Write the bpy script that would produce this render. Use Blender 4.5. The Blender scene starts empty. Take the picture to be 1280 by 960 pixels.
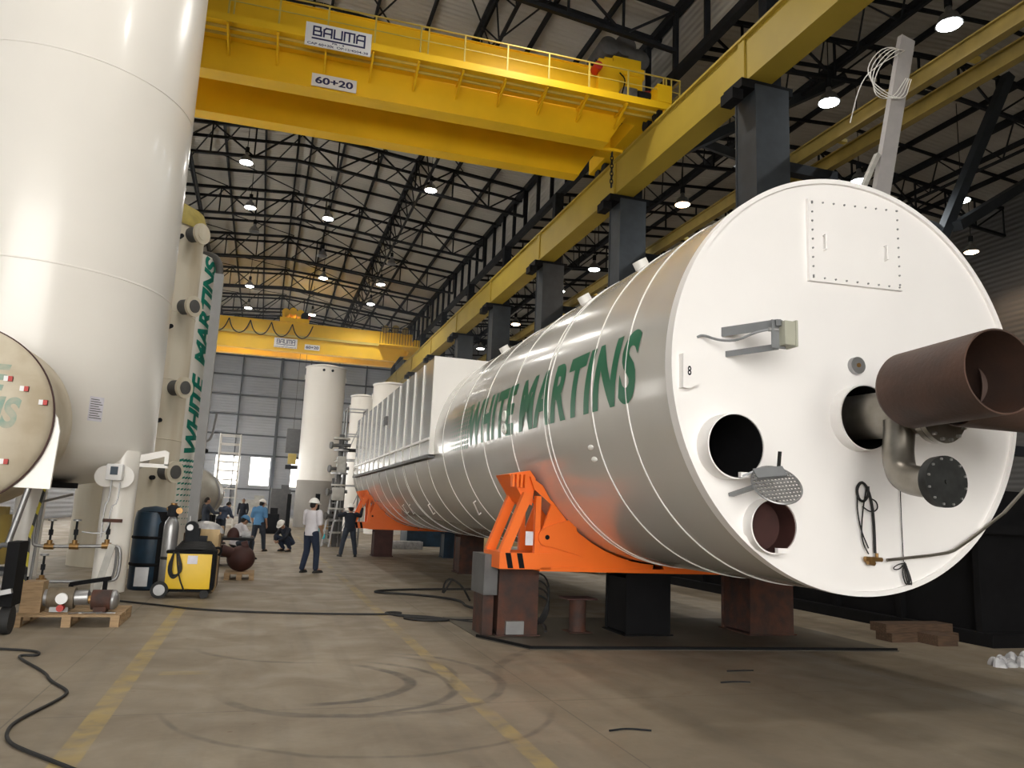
import bpy, bmesh, math, random
from mathutils import Vector, Matrix
random.seed(7)
PI = math.pi
sc = bpy.context.scene
COL = sc.collection

# ------------------------------------------------------------------ camera
cd = bpy.data.cameras.new('camera'); cam = bpy.data.objects.new('camera', cd); COL.objects.link(cam)
cd.sensor_fit = 'HORIZONTAL'; cd.sensor_width = 36.0; cd.lens = 27.0
cd.clip_start = 0.05; cd.clip_end = 500
_R = Matrix(((0.95028742, -0.09097305, -0.29778805), (-0.30847845, -0.14493591, -0.94012479), (0.04236584, 0.98524996, -0.16579399)))
cam.matrix_world = Matrix.Translation((0, 0, 1.55)) @ _R.to_4x4()
sc.camera = cam

# ------------------------------------------------------------------ world, exposure
w = bpy.data.worlds.new('world'); sc.world = w; w.use_nodes = True
bgn = w.node_tree.nodes['Background']
bgn.inputs[0].default_value = (1.0, 0.97, 0.92, 1); bgn.inputs[1].default_value = 3.0
vs = sc.view_settings
vs.view_transform = 'Standard'; vs.look = 'None'; vs.gamma = 1; vs.exposure = 1.55; vs.use_curve_mapping = False
LAMP_W = 330.0
sc.cycles.max_bounces = 6
sc.cycles.diffuse_bounces = 4

# ------------------------------------------------------------------ materials
def _mat(name):
    m = bpy.data.materials.new(name); m.use_nodes = True
    nt = m.node_tree; return m, nt, nt.nodes['Principled BSDF']

def mat(name, col, rough=0.5, metal=0.0, var=0.12, scale=3.0, bump=0.0, bscale=30.0, col2=None, coat=0.0, stretch=(1, 1, 1), thr=(0.35, 0.7)):
    m, nt, b = _mat(name)
    tc = nt.nodes.new('ShaderNodeTexCoord'); mp = nt.nodes.new('ShaderNodeMapping'); mp.inputs['Scale'].default_value = stretch
    nt.links.new(tc.outputs['Object'], mp.inputs[0])
    nz = nt.nodes.new('ShaderNodeTexNoise'); nz.inputs['Scale'].default_value = scale; nz.inputs['Detail'].default_value = 6
    nt.links.new(mp.outputs[0], nz.inputs['Vector'])
    r = nt.nodes.new('ShaderNodeValToRGB')
    c2 = col2 if col2 else tuple(c * (1 - var) for c in col)
    r.color_ramp.elements[0].position = thr[0]; r.color_ramp.elements[0].color = (*c2, 1)
    r.color_ramp.elements[1].position = thr[1]; r.color_ramp.elements[1].color = (*col, 1)
    nt.links.new(nz.outputs[0], r.inputs[0]); nt.links.new(r.outputs[0], b.inputs['Base Color'])
    b.inputs['Roughness'].default_value = rough; b.inputs['Metallic'].default_value = metal
    if coat: b.inputs['Coat Weight'].default_value = coat; b.inputs['Coat Roughness'].default_value = 0.12
    if bump:
        n2 = nt.nodes.new('ShaderNodeTexNoise'); n2.inputs['Scale'].default_value = bscale
        nt.links.new(tc.outputs['Object'], n2.inputs['Vector'])
        bp = nt.nodes.new('ShaderNodeBump'); bp.inputs['Strength'].default_value = bump; bp.inputs['Distance'].default_value = 0.02
        nt.links.new(n2.outputs[0], bp.inputs['Height']); nt.links.new(bp.outputs[0], b.inputs['Normal'])
    return m

def corrugated(name, col, axis, pitch=0.25, var=0.2, strength=0.6):
    m = mat(name, col, 0.55, 0.0, var, 0.25)
    nt = m.node_tree; b = nt.nodes['Principled BSDF']
    tc = nt.nodes.new('ShaderNodeTexCoord'); wv = nt.nodes.new('ShaderNodeTexWave')
    wv.wave_type = 'BANDS'; wv.bands_direction = axis; wv.wave_profile = 'SIN'
    wv.inputs['Scale'].default_value = 1.0 / pitch * 0.314
    nt.links.new(tc.outputs['Object'], wv.inputs['Vector'])
    bp = nt.nodes.new('ShaderNodeBump'); bp.inputs['Strength'].default_value = strength; bp.inputs['Distance'].default_value = 0.05
    nt.links.new(wv.outputs['Fac'], bp.inputs['Height']); nt.links.new(bp.outputs[0], b.inputs['Normal'])
    return m

def emis(name, col, s):
    m, nt, b = _mat(name)
    b.inputs['Base Color'].default_value = (*col, 1)
    b.inputs['Emission Color'].default_value = (*col, 1); b.inputs['Emission Strength'].default_value = s
    return m

M = {}
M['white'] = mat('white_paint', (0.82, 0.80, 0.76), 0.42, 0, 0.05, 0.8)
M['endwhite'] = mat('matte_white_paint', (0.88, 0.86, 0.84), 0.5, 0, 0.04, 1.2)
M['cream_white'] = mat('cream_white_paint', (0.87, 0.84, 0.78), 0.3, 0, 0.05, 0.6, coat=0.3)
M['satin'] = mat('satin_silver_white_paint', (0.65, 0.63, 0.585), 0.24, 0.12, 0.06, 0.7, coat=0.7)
M['satinbox'] = mat('satin_panel_paint', (0.66, 0.65, 0.61), 0.20, 0.2, 0.06, 0.7, coat=0.7)
M['bead'] = mat('weld_band_white', (0.85, 0.84, 0.80), 0.4, 0, 0.04, 2)
M['green'] = mat('green_lettering', (0.005, 0.16, 0.075), 0.35, 0, 0.05, 2)
M['teal'] = mat('teal_lettering', (0.01, 0.26, 0.19), 0.5, 0, 0.15, 4)
M['fadegreen'] = mat('faded_green_lettering', (0.20, 0.34, 0.28), 0.6, 0, 0.4, 8, col2=(0.42, 0.42, 0.33))
M['cream'] = mat('stained_cream_paint', (0.72, 0.67, 0.55), 0.6, 0, 0.2, 2.2, col2=(0.60, 0.52, 0.38), stretch=(1, 1, 0.15), thr=(0.28, 0.6))
M['dirtycream'] = mat('dirty_cream_paint', (0.62, 0.56, 0.44), 0.6, 0, 0.25, 2, col2=(0.44, 0.37, 0.26))
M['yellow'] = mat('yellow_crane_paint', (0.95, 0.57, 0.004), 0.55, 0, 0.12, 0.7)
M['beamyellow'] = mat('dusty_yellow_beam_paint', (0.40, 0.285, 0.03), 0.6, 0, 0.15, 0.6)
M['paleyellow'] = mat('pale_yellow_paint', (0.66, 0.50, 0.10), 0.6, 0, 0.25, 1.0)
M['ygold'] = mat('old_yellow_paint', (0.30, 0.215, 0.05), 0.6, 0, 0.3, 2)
M['mustard'] = mat('mustard_cap', (0.55, 0.45, 0.12), 0.6, 0, 0.3, 4)
M['signwhite'] = mat('sign_white', (0.82, 0.82, 0.82), 0.5, 0, 0.03, 2)
M['navy'] = mat('navy_lettering', (0.012, 0.015, 0.09), 0.5, 0, 0.05, 2)
M['dark'] = mat('dark_painted_steel', (0.016, 0.018, 0.022), 0.7, 0, 0.4, 3)
M['column'] = mat('dark_grey_column_paint', (0.030, 0.036, 0.042), 0.6, 0, 0.35, 2)
M['black'] = mat('black_steel', (0.006, 0.006, 0.007), 0.8, 0, 0.4, 4)
M['rubber'] = mat('black_rubber', (0.012, 0.012, 0.012), 0.7, 0, 0.3, 8)
for _k in ('dark', 'black'): M[_k].node_tree.nodes['Principled BSDF'].inputs['Specular IOR Level'].default_value = 0.2
M['rust'] = mat('rusty_brown_steel', (0.09, 0.030, 0.015), 0.75, 0, 0.5, 6, bump=0.3, col2=(0.035, 0.02, 0.016))
M['rustpipe'] = mat('oxidised_pipe_steel', (0.095, 0.048, 0.032), 0.6, 0.2, 0.3, 3, bump=0.15, col2=(0.06, 0.036, 0.028))
M['rustred'] = mat('dark_red_oxide', (0.06, 0.018, 0.014), 0.7, 0, 0.4, 4)
M['grey_post'] = mat('grey_painted_steel', (0.11, 0.11, 0.11), 0.6, 0, 0.3, 4)
M['zinc'] = mat('galvanised_steel', (0.36, 0.36, 0.36), 0.4, 0.7, 0.2, 5)
M['stainless'] = mat('brushed_stainless_pipe', (0.35, 0.33, 0.29), 0.33, 0.85, 0.3, 3, col2=(0.20, 0.18, 0.15))
M['darkflange'] = mat('dark_steel_flange', (0.05, 0.052, 0.05), 0.45, 0.5, 0.45, 9)
M['bolt'] = mat('bright_bolts', (0.6, 0.6, 0.58), 0.3, 0.8, 0.2, 5)
M['orange'] = mat('orange_saddle_paint', (0.90, 0.16, 0.006), 0.5, 0, 0.06, 2)
M['beige_box'] = mat('beige_box_paint', (0.42, 0.42, 0.34), 0.5, 0, 0.1, 5)
M['greybox'] = mat('grey_bracket_paint', (0.24, 0.25, 0.26), 0.45, 0.3, 0.15, 5)
M['brass'] = mat('brass', (0.35, 0.20, 0.07), 0.4, 0.7, 0.3, 8)
M['wood'] = mat('pallet_wood', (0.42, 0.28, 0.15), 0.75, 0, 0.35, 6, stretch=(1, 8, 8))
M['plywood'] = mat('light_plywood', (0.55, 0.40, 0.21), 0.7, 0, 0.2, 3, stretch=(4, 4, 0.6))
M['oldwood'] = mat('dark_old_wood', (0.12, 0.07, 0.04), 0.8, 0, 0.5, 6, stretch=(1, 8, 8))
M['bluedrum'] = mat('blue_drum_paint', (0.012, 0.045, 0.085), 0.45, 0, 0.5, 3)
M['welder'] = mat('yellow_machine_panel', (0.80, 0.52, 0.02), 0.45, 0, 0.1, 3)
M['paper'] = mat('paper', (0.72, 0.70, 0.76), 0.7, 0, 0.1, 20)
M['plastic'] = mat('clear_plastic_sheet', (0.55, 0.55, 0.56), 0.25, 0, 0.4, 6, bump=0.8, bscale=12)
M['tarp'] = mat('grey_white_wrap', (0.50, 0.49, 0.45), 0.5, 0, 0.3, 4, bump=0.8, bscale=6)
M['skin'] = mat('skin', (0.42, 0.24, 0.16), 0.6, 0, 0.1, 10)
M['hair'] = mat('dark_hair', (0.015, 0.012, 0.01), 0.8, 0, 0.2, 30)
M['helmet'] = mat('white_hard_hat', (0.85, 0.84, 0.80), 0.3, 0, 0.03, 5)
M['shirtw'] = mat('white_shirt_cloth', (0.66, 0.64, 0.68), 0.85, 0, 0.12, 6)
M['shirtb'] = mat('light_blue_shirt_cloth', (0.10, 0.26, 0.48), 0.85, 0, 0.15, 6)
M['shirtk'] = mat('dark_navy_shirt_cloth', (0.012, 0.016, 0.028), 0.85, 0, 0.2, 6)
M['jeans'] = mat('dark_blue_jeans', (0.016, 0.026, 0.055), 0.9, 0, 0.25, 8)
M['greyjeans'] = mat('grey_blue_trousers', (0.035, 0.045, 0.065), 0.9, 0, 0.25, 8)
M['shoe'] = mat('black_shoe_leather', (0.012, 0.011, 0.010), 0.6, 0, 0.2, 8)
M['glove'] = mat('turquoise_glove', (0.06, 0.42, 0.48), 0.8, 0, 0.1, 8)
M['red'] = mat('red_paint', (0.50, 0.03, 0.02), 0.5, 0, 0.2, 5)
M['caution'] = None
M['roofsheet'] = corrugated('roof_sheet', (0.48, 0.46, 0.41), 'Y', 0.28)
M['wallsheet'] = corrugated('wall_sheet', (0.50, 0.53, 0.58), 'Z', 0.30, strength=0.4)
M['clersheet'] = corrugated('clerestory_sheet', (0.45, 0.43, 0.39), 'Z', 0.3)
M['lens'] = emis('cool_lamp_lens', (1.0, 0.97, 0.92), 14)
M['lensc'] = emis('bluish_lamp_lens', (0.88, 0.96, 1.0), 16)
M['lenso'] = emis('warm_lamp_lens', (1.0, 0.66, 0.40), 14)
M['glass'] = mat('dull_glass', (0.05, 0.06, 0.07), 0.1, 0, 0.1, 3)

# diagonal yellow/black tape
def stripe(name, ca, cb, scale=6):
    m, nt, b = _mat(name)
    tc = nt.nodes.new('ShaderNodeTexCoord'); wv = nt.nodes.new('ShaderNodeTexWave'); wv.bands_direction = 'DIAGONAL'
    wv.inputs['Scale'].default_value = scale
    r = nt.nodes.new('ShaderNodeValToRGB'); r.color_ramp.interpolation = 'CONSTANT'
    r.color_ramp.elements[0].color = (*ca, 1); r.color_ramp.elements[1].position = 0.5; r.color_ramp.elements[1].color = (*cb, 1)
    nt.links.new(tc.outputs['Object'], wv.inputs['Vector']); nt.links.new(wv.outputs['Fac'], r.inputs[0]); nt.links.new(r.outputs[0], b.inputs['Base Color'])
    b.inputs['Roughness'].default_value = 0.6
    return m
M['tape'] = stripe('yellow_black_tape', (0.5, 0.42, 0.03), (0.02, 0.02, 0.02), 1.6)

# concrete floor: stains, joints, painted lines, tyre marks (all marks with their own shape)
def floor_material():
    m, nt, b = _mat('concrete_floor')
    N = nt.nodes; L = nt.links
    tc = N.new('ShaderNodeTexCoord'); sep = N.new('ShaderNodeSeparateXYZ'); L.new(tc.outputs['Object'], sep.inputs[0])
    X, Y = sep.outputs[0], sep.outputs[1]
    def mth(op, a, c=None, d=None):
        n = N.new('ShaderNodeMath'); n.operation = op
        for i, v in enumerate((a, c, d)):
            if v is None: continue
            if isinstance(v, (int, float)): n.inputs[i].default_value = v
            else: L.new(v, n.inputs[i])
        return n.outputs[0]
    def noise(scale, detail=6, vec=None, dist=0.0):
        n = N.new('ShaderNodeTexNoise'); n.inputs['Scale'].default_value = scale; n.inputs['Detail'].default_value = detail
        n.inputs['Distortion'].default_value = dist
        L.new(vec or tc.outputs['Object'], n.inputs['Vector']); return n.outputs[0]
    def band(v, lo, hi, soft=0.01):
        a = N.new('ShaderNodeMapRange'); a.interpolation_type = 'SMOOTHSTEP'
        a.inputs[1].default_value = lo - soft; a.inputs[2].default_value = lo + soft; L.new(v, a.inputs[0])
        c = N.new('ShaderNodeMapRange'); c.interpolation_type = 'SMOOTHSTEP'
        c.inputs[1].default_value = hi - soft; c.inputs[2].default_value = hi + soft; c.inputs[3].default_value = 1; c.inputs[4].default_value = 0; L.new(v, c.inputs[0])
        return mth('MULTIPLY', a.outputs[0], c.outputs[0])
    def rng(v, a0, a1, b0=0.0, b1=1.0):
        a = N.new('ShaderNodeMapRange'); a.inputs[1].default_value = a0; a.inputs[2].default_value = a1; a.inputs[3].default_value = b0; a.inputs[4].default_value = b1
        L.new(v, a.inputs[0]); return a.outputs[0]
    def mix(fac, ca, cb):
        n = N.new('ShaderNodeMix'); n.data_type = 'RGBA'
        for s, v in ((n.inputs[0], fac), (n.inputs[6], ca), (n.inputs[7], cb)):
            if isinstance(v, tuple): s.default_value = (*v, 1)
            elif isinstance(v, (int, float)): s.default_value = v
            else: L.new(v, s)
        return n.outputs[2]
    big = noise(0.35, 5); mid = noise(1.6, 8, dist=0.6); fine = noise(18, 4)
    c = mix(rng(big, 0.35, 0.65), (0.205, 0.165, 0.115), (0.30, 0.25, 0.18))
    c = mix(rng(mid, 0.42, 0.75, 0, 0.45), c, (0.15, 0.12, 0.085))
    c = mix(rng(fine, 0.3, 0.8, 0, 0.16), c, (0.12, 0.10, 0.075))
    # long scuffs running along the aisle
    mp = N.new('ShaderNodeMapping'); mp.inputs['Scale'].default_value = (3.0, 0.12, 1); L.new(tc.outputs['Object'], mp.inputs[0])
    sc_ = noise(1.2, 5, mp.outputs[0])
    c = mix(rng(sc_, 0.5, 0.72, 0, 0.4), c, (0.11, 0.095, 0.075))
    # dry brown spots
    sp = noise(2.6, 3, dist=1.5)
    c = mix(mth('MULTIPLY', rng(sp, 0.70, 0.76), 0.55), c, (0.12, 0.055, 0.025))
    # joints
    fx = mth('ABSOLUTE', mth('SUBTRACT', mth('FRACT', mth('DIVIDE', mth('ADD', X, 3.5), 4.0)), 0.5))
    fy = mth('ABSOLUTE', mth('SUBTRACT', mth('FRACT', mth('DIVIDE', mth('ADD', Y, 2.6), 6.0)), 0.5))
    j = mth('MAXIMUM', mth('LESS_THAN', fx, 0.0016), mth('LESS_THAN', fy, 0.001))
    c = mix(mth('MULTIPLY', j, 0.5), c, (0.06, 0.05, 0.04))
    # tyre marks: arcs
    def arc(cx, cy, r, wd, a0, a1, st):
        dx = mth('SUBTRACT', X, cx); dy = mth('SUBTRACT', Y, cy)
        wob = mth('MULTIPLY', mth('SUBTRACT', noise(0.9, 2), 0.5), 0.25)
        rad = mth('ADD', mth('SQRT', mth('ADD', mth('MULTIPLY', dx, dx), mth('MULTIPLY', dy, dy))), wob)
        ang = mth('ARCTAN2', dy, dx)
        return mth('MULTIPLY', mth('MULTIPLY', band(rad, r - wd / 2, r + wd / 2, 0.02), band(ang, a0, a1, 0.25)), mth('MULTIPLY', rng(noise(5, 3), 0.3, 0.6, 0.35, 1.0), min(1.0, st * 1.7)))
    for a in ((0.55, 7.35, 0.85, 0.10, -1.6, 0.9, 0.55), (0.65, 7.2, 1.12, 0.07, -1.4, 1.0, 0.45), (1.0, 7.4, 1.30, 0.09, -2.6, 1.1, 0.42),
              (0.9, 7.6, 1.02, 0.08, -0.6, 1.0, 0.35), (1.0, 6.7, 1.55, 0.05, -2.9, -0.4, 0.35), (0.6, 9.3, 1.1, 0.06, -2.8, -1.5, 0.35), (4.5, 7.0, 2.2, 0.10, 1.2, 2.9, 0.3)):
        c = mix(arc(*a), c, (0.07, 0.058, 0.045))
    # painted lines
    wear = rng(noise(4.5, 8, dist=0.4), 0.36, 0.60, 0.10, 0.75)
    l1 = mth('MULTIPLY', band(X, -1.03, -0.87, 0.008), band(Y, -20, 12.6, 0.05))
    l2 = mth('MULTIPLY', mth('MULTIPLY', band(X, 1.78, 1.92, 0.01), band(Y, 4.0, 40, 0.3)), rng(noise(1.3, 4), 0.42, 0.58, 0.15, 0.9))
    l3 = mth('MULTIPLY', mth('MULTIPLY', band(X, -0.72, -0.30, 0.02), band(Y, 7.75, 7.92, 0.02)), 0.6)
    ln = mth('MAXIMUM', l1, mth('MAXIMUM', l2, l3))
    c = mix(mth('MULTIPLY', ln, wear), c, (0.38, 0.275, 0.09))
    L.new(c, b.inputs['Base Color'])
    L.new(rng(mid, 0.3, 0.7, 0.45, 0.75), b.inputs['Roughness'])
    bp = N.new('ShaderNodeBump'); bp.inputs['Strength'].default_value = 0.15; bp.inputs['Distance'].default_value = 0.01
    L.new(fine, bp.inputs['Height']); L.new(bp.outputs[0], b.inputs['Normal'])
    return m
M['floor'] = floor_material()

# ------------------------------------------------------------------ mesh helpers
class MB:
    def __init__(s): s.bm = bmesh.new()
    def box(s, x0, y0, z0, x1, y1, z1, bevel=0):
        vs = [s.bm.verts.new(v) for v in ((x0, y0, z0), (x1, y0, z0), (x1, y1, z0), (x0, y1, z0), (x0, y0, z1), (x1, y0, z1), (x1, y1, z1), (x0, y1, z1))]
        fs = [s.bm.faces.new([vs[i] for i in f]) for f in ((3, 2, 1, 0), (4, 5, 6, 7), (0, 1, 5, 4), (1, 2, 6, 5), (2, 3, 7, 6), (3, 0, 4, 7))]
        if bevel: bmesh.ops.bevel(s.bm, geom=list({e for f in fs for e in f.edges}), offset=bevel, segments=2, affect='EDGES', profile=0.6)
        return s
    def cb(s, cx, cy, cz, sx, sy, sz, bevel=0): return s.box(cx - sx / 2, cy - sy / 2, cz - sz / 2, cx + sx / 2, cy + sy / 2, cz + sz / 2, bevel)
    def bar(s, a, b, wd, h=None, up=(0, 0, 1)):
        a, b = Vector(a), Vector(b); h = h or wd; d = (b - a)
        if d.length < 1e-5: return s
        d.normalize(); u = Vector(up)
        if abs(d.dot(u)) > 0.98: u = Vector((0, 1, 0))
        r = d.cross(u).normalized(); u = r.cross(d).normalized()
        vs = []
        for p in (a, b):
            for i, k in ((-1, -1), (1, -1), (1, 1), (-1, 1)): vs.append(s.bm.verts.new(p + r * (i * wd / 2) + u * (k * h / 2)))
        for f in ((0, 1, 2, 3), (7, 6, 5, 4), (0, 4, 5, 1), (1, 5, 6, 2), (2, 6, 7, 3), (3, 7, 4, 0)): s.bm.faces.new([vs[i] for i in f])
        return s
    def cyl(s, a, b, r, r2=None, seg=20, caps=True, inner=None):
        a, b = Vector(a), Vector(b); r2 = r if r2 is None else r2
        d = (b - a).normalized(); u = Vector((0, 0, 1)) if abs(d.z) < 0.95 else Vector((1, 0, 0))
        x = d.cross(u).normalized(); y = d.cross(x).normalized()
        def ring(p, q): return [s.bm.verts.new(p + (x * math.cos(2 * PI * k / seg) + y * math.sin(2 * PI * k / seg)) * q) for k in range(seg)]
        A, B = ring(a, r), ring(b, r2)
        for k in range(seg): s.bm.faces.new((A[k], A[(k + 1) % seg], B[(k + 1) % seg], B[k]))
        if inner:
            C, D = ring(a, inner), ring(b, inner)
            for k in range(seg):
                n = (k + 1) % seg
                s.bm.faces.new((C[n], C[k], D[k], D[n])); s.bm.faces.new((A[n], A[k], C[k], C[n])); s.bm.faces.new((B[k], B[n], D[n], D[k]))
        elif caps: s.bm.faces.new(A[::-1]); s.bm.faces.new(B)
        return s
    def tube(s, pts, r, seg=8, closed=False, smooth_iter=2):
        P = [Vector(p) for p in pts]
        for _ in range(smooth_iter):
            Q = [] if closed else [P[0]]
            n = len(P)
            for i in range(n if closed else n - 1):
                a, b = P[i], P[(i + 1) % n]
                Q += [a.lerp(b, 0.25), a.lerp(b, 0.75)]
            if not closed: Q.append(P[-1])
            P = Q
        n = len(P); rings = []; pu = None
        for i in range(n):
            a = P[(i - 1) % n] if (closed or i) else P[0]; b = P[(i + 1) % n] if (closed or i < n - 1) else P[-1]
            d = (b - a).normalized()
            if pu is None:
                u = Vector((0, 0, 1)) if abs(d.z) < 0.9 else Vector((1, 0, 0))
                pu = (u - d * u.dot(d)).normalized()
            else:
                q = pu - d * pu.dot(d)
                pu = q.normalized() if q.length > 1e-4 else pu
            v = d.cross(pu)
            rings.append([s.bm.verts.new(P[i] + (pu * math.cos(2 * PI * k / seg) + v * math.sin(2 * PI * k / seg)) * r) for k in range(seg)])
        m = n if closed else n - 1
        for i in range(m):
            A, B = rings[i], rings[(i + 1) % n]
            for k in range(seg): s.bm.faces.new((A[k], A[(k + 1) % seg], B[(k + 1) % seg], B[k]))
        if not closed: s.bm.faces.new(rings[0][::-1]); s.bm.faces.new(rings[-1])
        return s
    def lathe(s, prof, origin=(0, 0, 0), axis='Z', seg=48, close=True):
        # prof: (r, h) pairs
        o = Vector(origin); rings = []
        for r, h in prof:
            ring = []
            for k in range(seg):
                c, q = math.cos(2 * PI * k / seg), math.sin(2 * PI * k / seg)
                if axis == 'Z': p = Vector((r * c, r * q, h))
                elif axis == 'Y': p = Vector((r * c, h, r * q))
                else: p = Vector((h, r * c, r * q))
                ring.append(s.bm.verts.new(o + p))
            rings.append(ring)
        for A, B in zip(rings, rings[1:]):
            for k in range(seg): s.bm.faces.new((A[k], A[(k + 1) % seg], B[(k + 1) % seg], B[k]))
        if close: s.bm.faces.new(rings[0][::-1]); s.bm.faces.new(rings[-1])
        return s
    def prism(s, poly, y0, y1, plane='XZ'):
        def P(u, v, t):
            return (u, t, v) if plane == 'XZ' else ((t, u, v) if plane == 'YZ' else (u, v, t))
        A = [s.bm.verts.new(P(u, v, y0)) for u, v in poly]; B = [s.bm.verts.new(P(u, v, y1)) for u, v in poly]
        n = len(poly); s.bm.faces.new(A); s.bm.faces.new(B[::-1])
        for i in range(n): s.bm.faces.new((A[i], B[i], B[(i + 1) % n], A[(i + 1) % n]))
        return s
    def ell(s, c, rx, ry, rz, seg=20, rings=12, zmin=-1):
        c = Vector(c); R = []
        t0 = math.asin(max(-1, zmin))
        for i in range(rings + 1):
            t = t0 + (PI / 2 - t0) * i / rings
            rr = max(0.001, math.cos(t))
            R.append([s.bm.verts.new(c + Vector((rx * rr * math.cos(2 * PI * k / seg), ry * rr * math.sin(2 * PI * k / seg), rz * math.sin(t)))) for k in range(seg)])
        for A, B in zip(R, R[1:]):
            for k in range(seg): s.bm.faces.new((A[k], A[(k + 1) % seg], B[(k + 1) % seg], B[k]))
        s.bm.faces.new(R[0][::-1]); s.bm.faces.new(R[-1])
        return s
    def add(s, me, mx=None):
        t = bmesh.new(); t.from_mesh(me)
        if mx: bmesh.ops.transform(t, matrix=mx, verts=t.verts)
        m2 = bpy.data.meshes.new('tmp'); t.to_mesh(m2); t.free(); s.bm.from_mesh(m2); bpy.data.meshes.remove(m2)
        return s
    def xf(s, mx): bmesh.ops.transform(s.bm, matrix=mx, verts=s.bm.verts); return s
    def build(s, name, m, parent=None, world=True, smooth=True, loc=None):
        me = bpy.data.meshes.new(name)
        if parent is not None and world:
            off = Vector((0, 0, 0)); q = parent
            while q is not None: off += q.location; q = q.parent
            bmesh.ops.translate(s.bm, vec=-off, verts=s.bm.verts)
        elif loc is not None: bmesh.ops.translate(s.bm, vec=-Vector(loc), verts=s.bm.verts)
        bmesh.ops.recalc_face_normals(s.bm, faces=s.bm.faces)
        s.bm.to_mesh(me); s.bm.free()
        o = bpy.data.objects.new(name, me); COL.objects.link(o)
        me.materials.append(m)
        if parent is not None: o.parent = parent
        elif loc is not None: o.location = loc
        if smooth:
            me.shade_smooth() if hasattr(me, 'shade_smooth') else None
            try: me.set_sharp_from_angle(angle=math.radians(38))
            except Exception: pass
        return o

def tag(o, label, cat, group=None, kind=None):
    if label: o['label'] = label
    if cat: o['category'] = cat
    if group: o['group'] = group
    if kind: o['kind'] = kind
    return o
def thing(name, label, cat, loc=(0, 0, 0), rz=0.0, group=None):
    o = bpy.data.objects.new(name, None); COL.objects.link(o); o.location = loc; o.rotation_euler = (0, 0, rz)
    o.empty_display_size = 0.2
    return tag(o, label, cat, group)
def struct(name, mb, m, parent=None):
    o = mb.build(name, m, parent, smooth=False)
    if parent is None: o['kind'] = 'structure'
    return o
def copy_tree(o, parent=None):
    c = o.copy(); COL.objects.link(c)
    if parent: c.parent = parent
    for ch in list(o.children): copy_tree(ch, c)
    return c

def text_bm(body, width, height, shear=0.0, offset=0.0, slices=0, spacing=1.0):
    """filled lettering fitted to width x height in the XY plane, lower left at 0,0"""
    cu = bpy.data.curves.new('t', 'FONT'); cu.body = body; cu.shear = shear; cu.offset = offset; cu.resolution_u = 6; cu.space_character = spacing
    ob = bpy.data.objects.new('t', cu); COL.objects.link(ob)
    bpy.context.view_layer.update()
    dg = bpy.context.evaluated_depsgraph_get()
    me = bpy.data.meshes.new_from_object(ob.evaluated_get(dg))
    bpy.data.objects.remove(ob); bpy.data.curves.remove(cu)
    bm = bmesh.new(); bm.from_mesh(me); bpy.data.meshes.remove(me)
    xs = [v.co.x for v in bm.verts]; ys = [v.co.y for v in bm.verts]
    x0, x1, y0, y1 = min(xs), max(xs), min(ys), max(ys)
    for v in bm.verts: v.co = Vector(((v.co.x - x0) / (x1 - x0) * width, (v.co.y - y0) / (y1 - y0) * height, 0))
    for k in range(1, slices):
        bmesh.ops.bisect_plane(bm, geom=bm.verts[:] + bm.edges[:] + bm.faces[:], plane_co=(0, height * k / slices, 0), plane_no=(0, 1, 0), dist=1e-5)
    return bm
def flat_text(body, origin, width, height, ex=(1, 0, 0), ey=(0, 0, 1), **kw):
    bm = text_bm(body, width, height, **kw); o, ex, ey = Vector(origin), Vector(ex), Vector(ey)
    for v in bm.verts: v.co = o + ex * v.co.x + ey * v.co.y
    r = MB(); r.bm.free(); r.bm = bm
    return r

# ------------------------------------------------------------------ building shell
Y0, Y1 = -14.0, 88.0
XA0, XM, XB1 = -12.5, 13.3, 39.0
RIDGE_A, RIDGE_B = 0.6, 26.0
ZE, ZR = 20.6, 21.7
struct('floor', MB().box(XA0, Y0 - 6, -0.3, XB1, Y1, 0.0), M['floor'])
roof = struct('ceiling', MB().prism([(XA0, ZE), (RIDGE_A, ZR), (XM, ZE), (RIDGE_B, ZR), (XB1, ZE), (XB1, ZE + .1), (RIDGE_B, ZR + .1), (XM, ZE + .1), (RIDGE_A, ZR + .1), (XA0, ZE + .1)], Y0, Y1), M['roofsheet'])
def roofz(x):
    if x < XM: r, e0, e1 = RIDGE_A, XA0, XM
    else: r, e0, e1 = RIDGE_B, XM, XB1
    return ZR - (ZR - ZE) * (abs(x - r) / ((r - e0) if x < r else (e1 - r)))
for x in [RIDGE_A - 0.35, RIDGE_A + 0.35] + [RIDGE_A + s * k * 2.1 for s in (-1, 1) for k in range(1, 6)] + [RIDGE_B + s * k * 2.1 for s in (-1, 1) for k in range(0, 6)]:
    struct('purlin', MB().box(x - .05, Y0, roofz(x) - .3, x + .05, Y1, roofz(x) - .02), M['dark'], roof)
for k in range(24):
    y = -9.6 + 4.3 * k - 0.0
    struct('rafter', MB().bar((XA0, y, ZE - .38), (RIDGE_A, y, ZR - .38), .08, .16).bar((RIDGE_A, y, ZR - .38), (XM, y, ZE - .38), .08, .16)
           .bar((XM, y, ZE - .38), (RIDGE_B, y, ZR - .38), .08, .16).bar((RIDGE_B, y, ZR - .38), (XB1, y, ZE - .38), .08, .16), M['dark'], roof)

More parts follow.
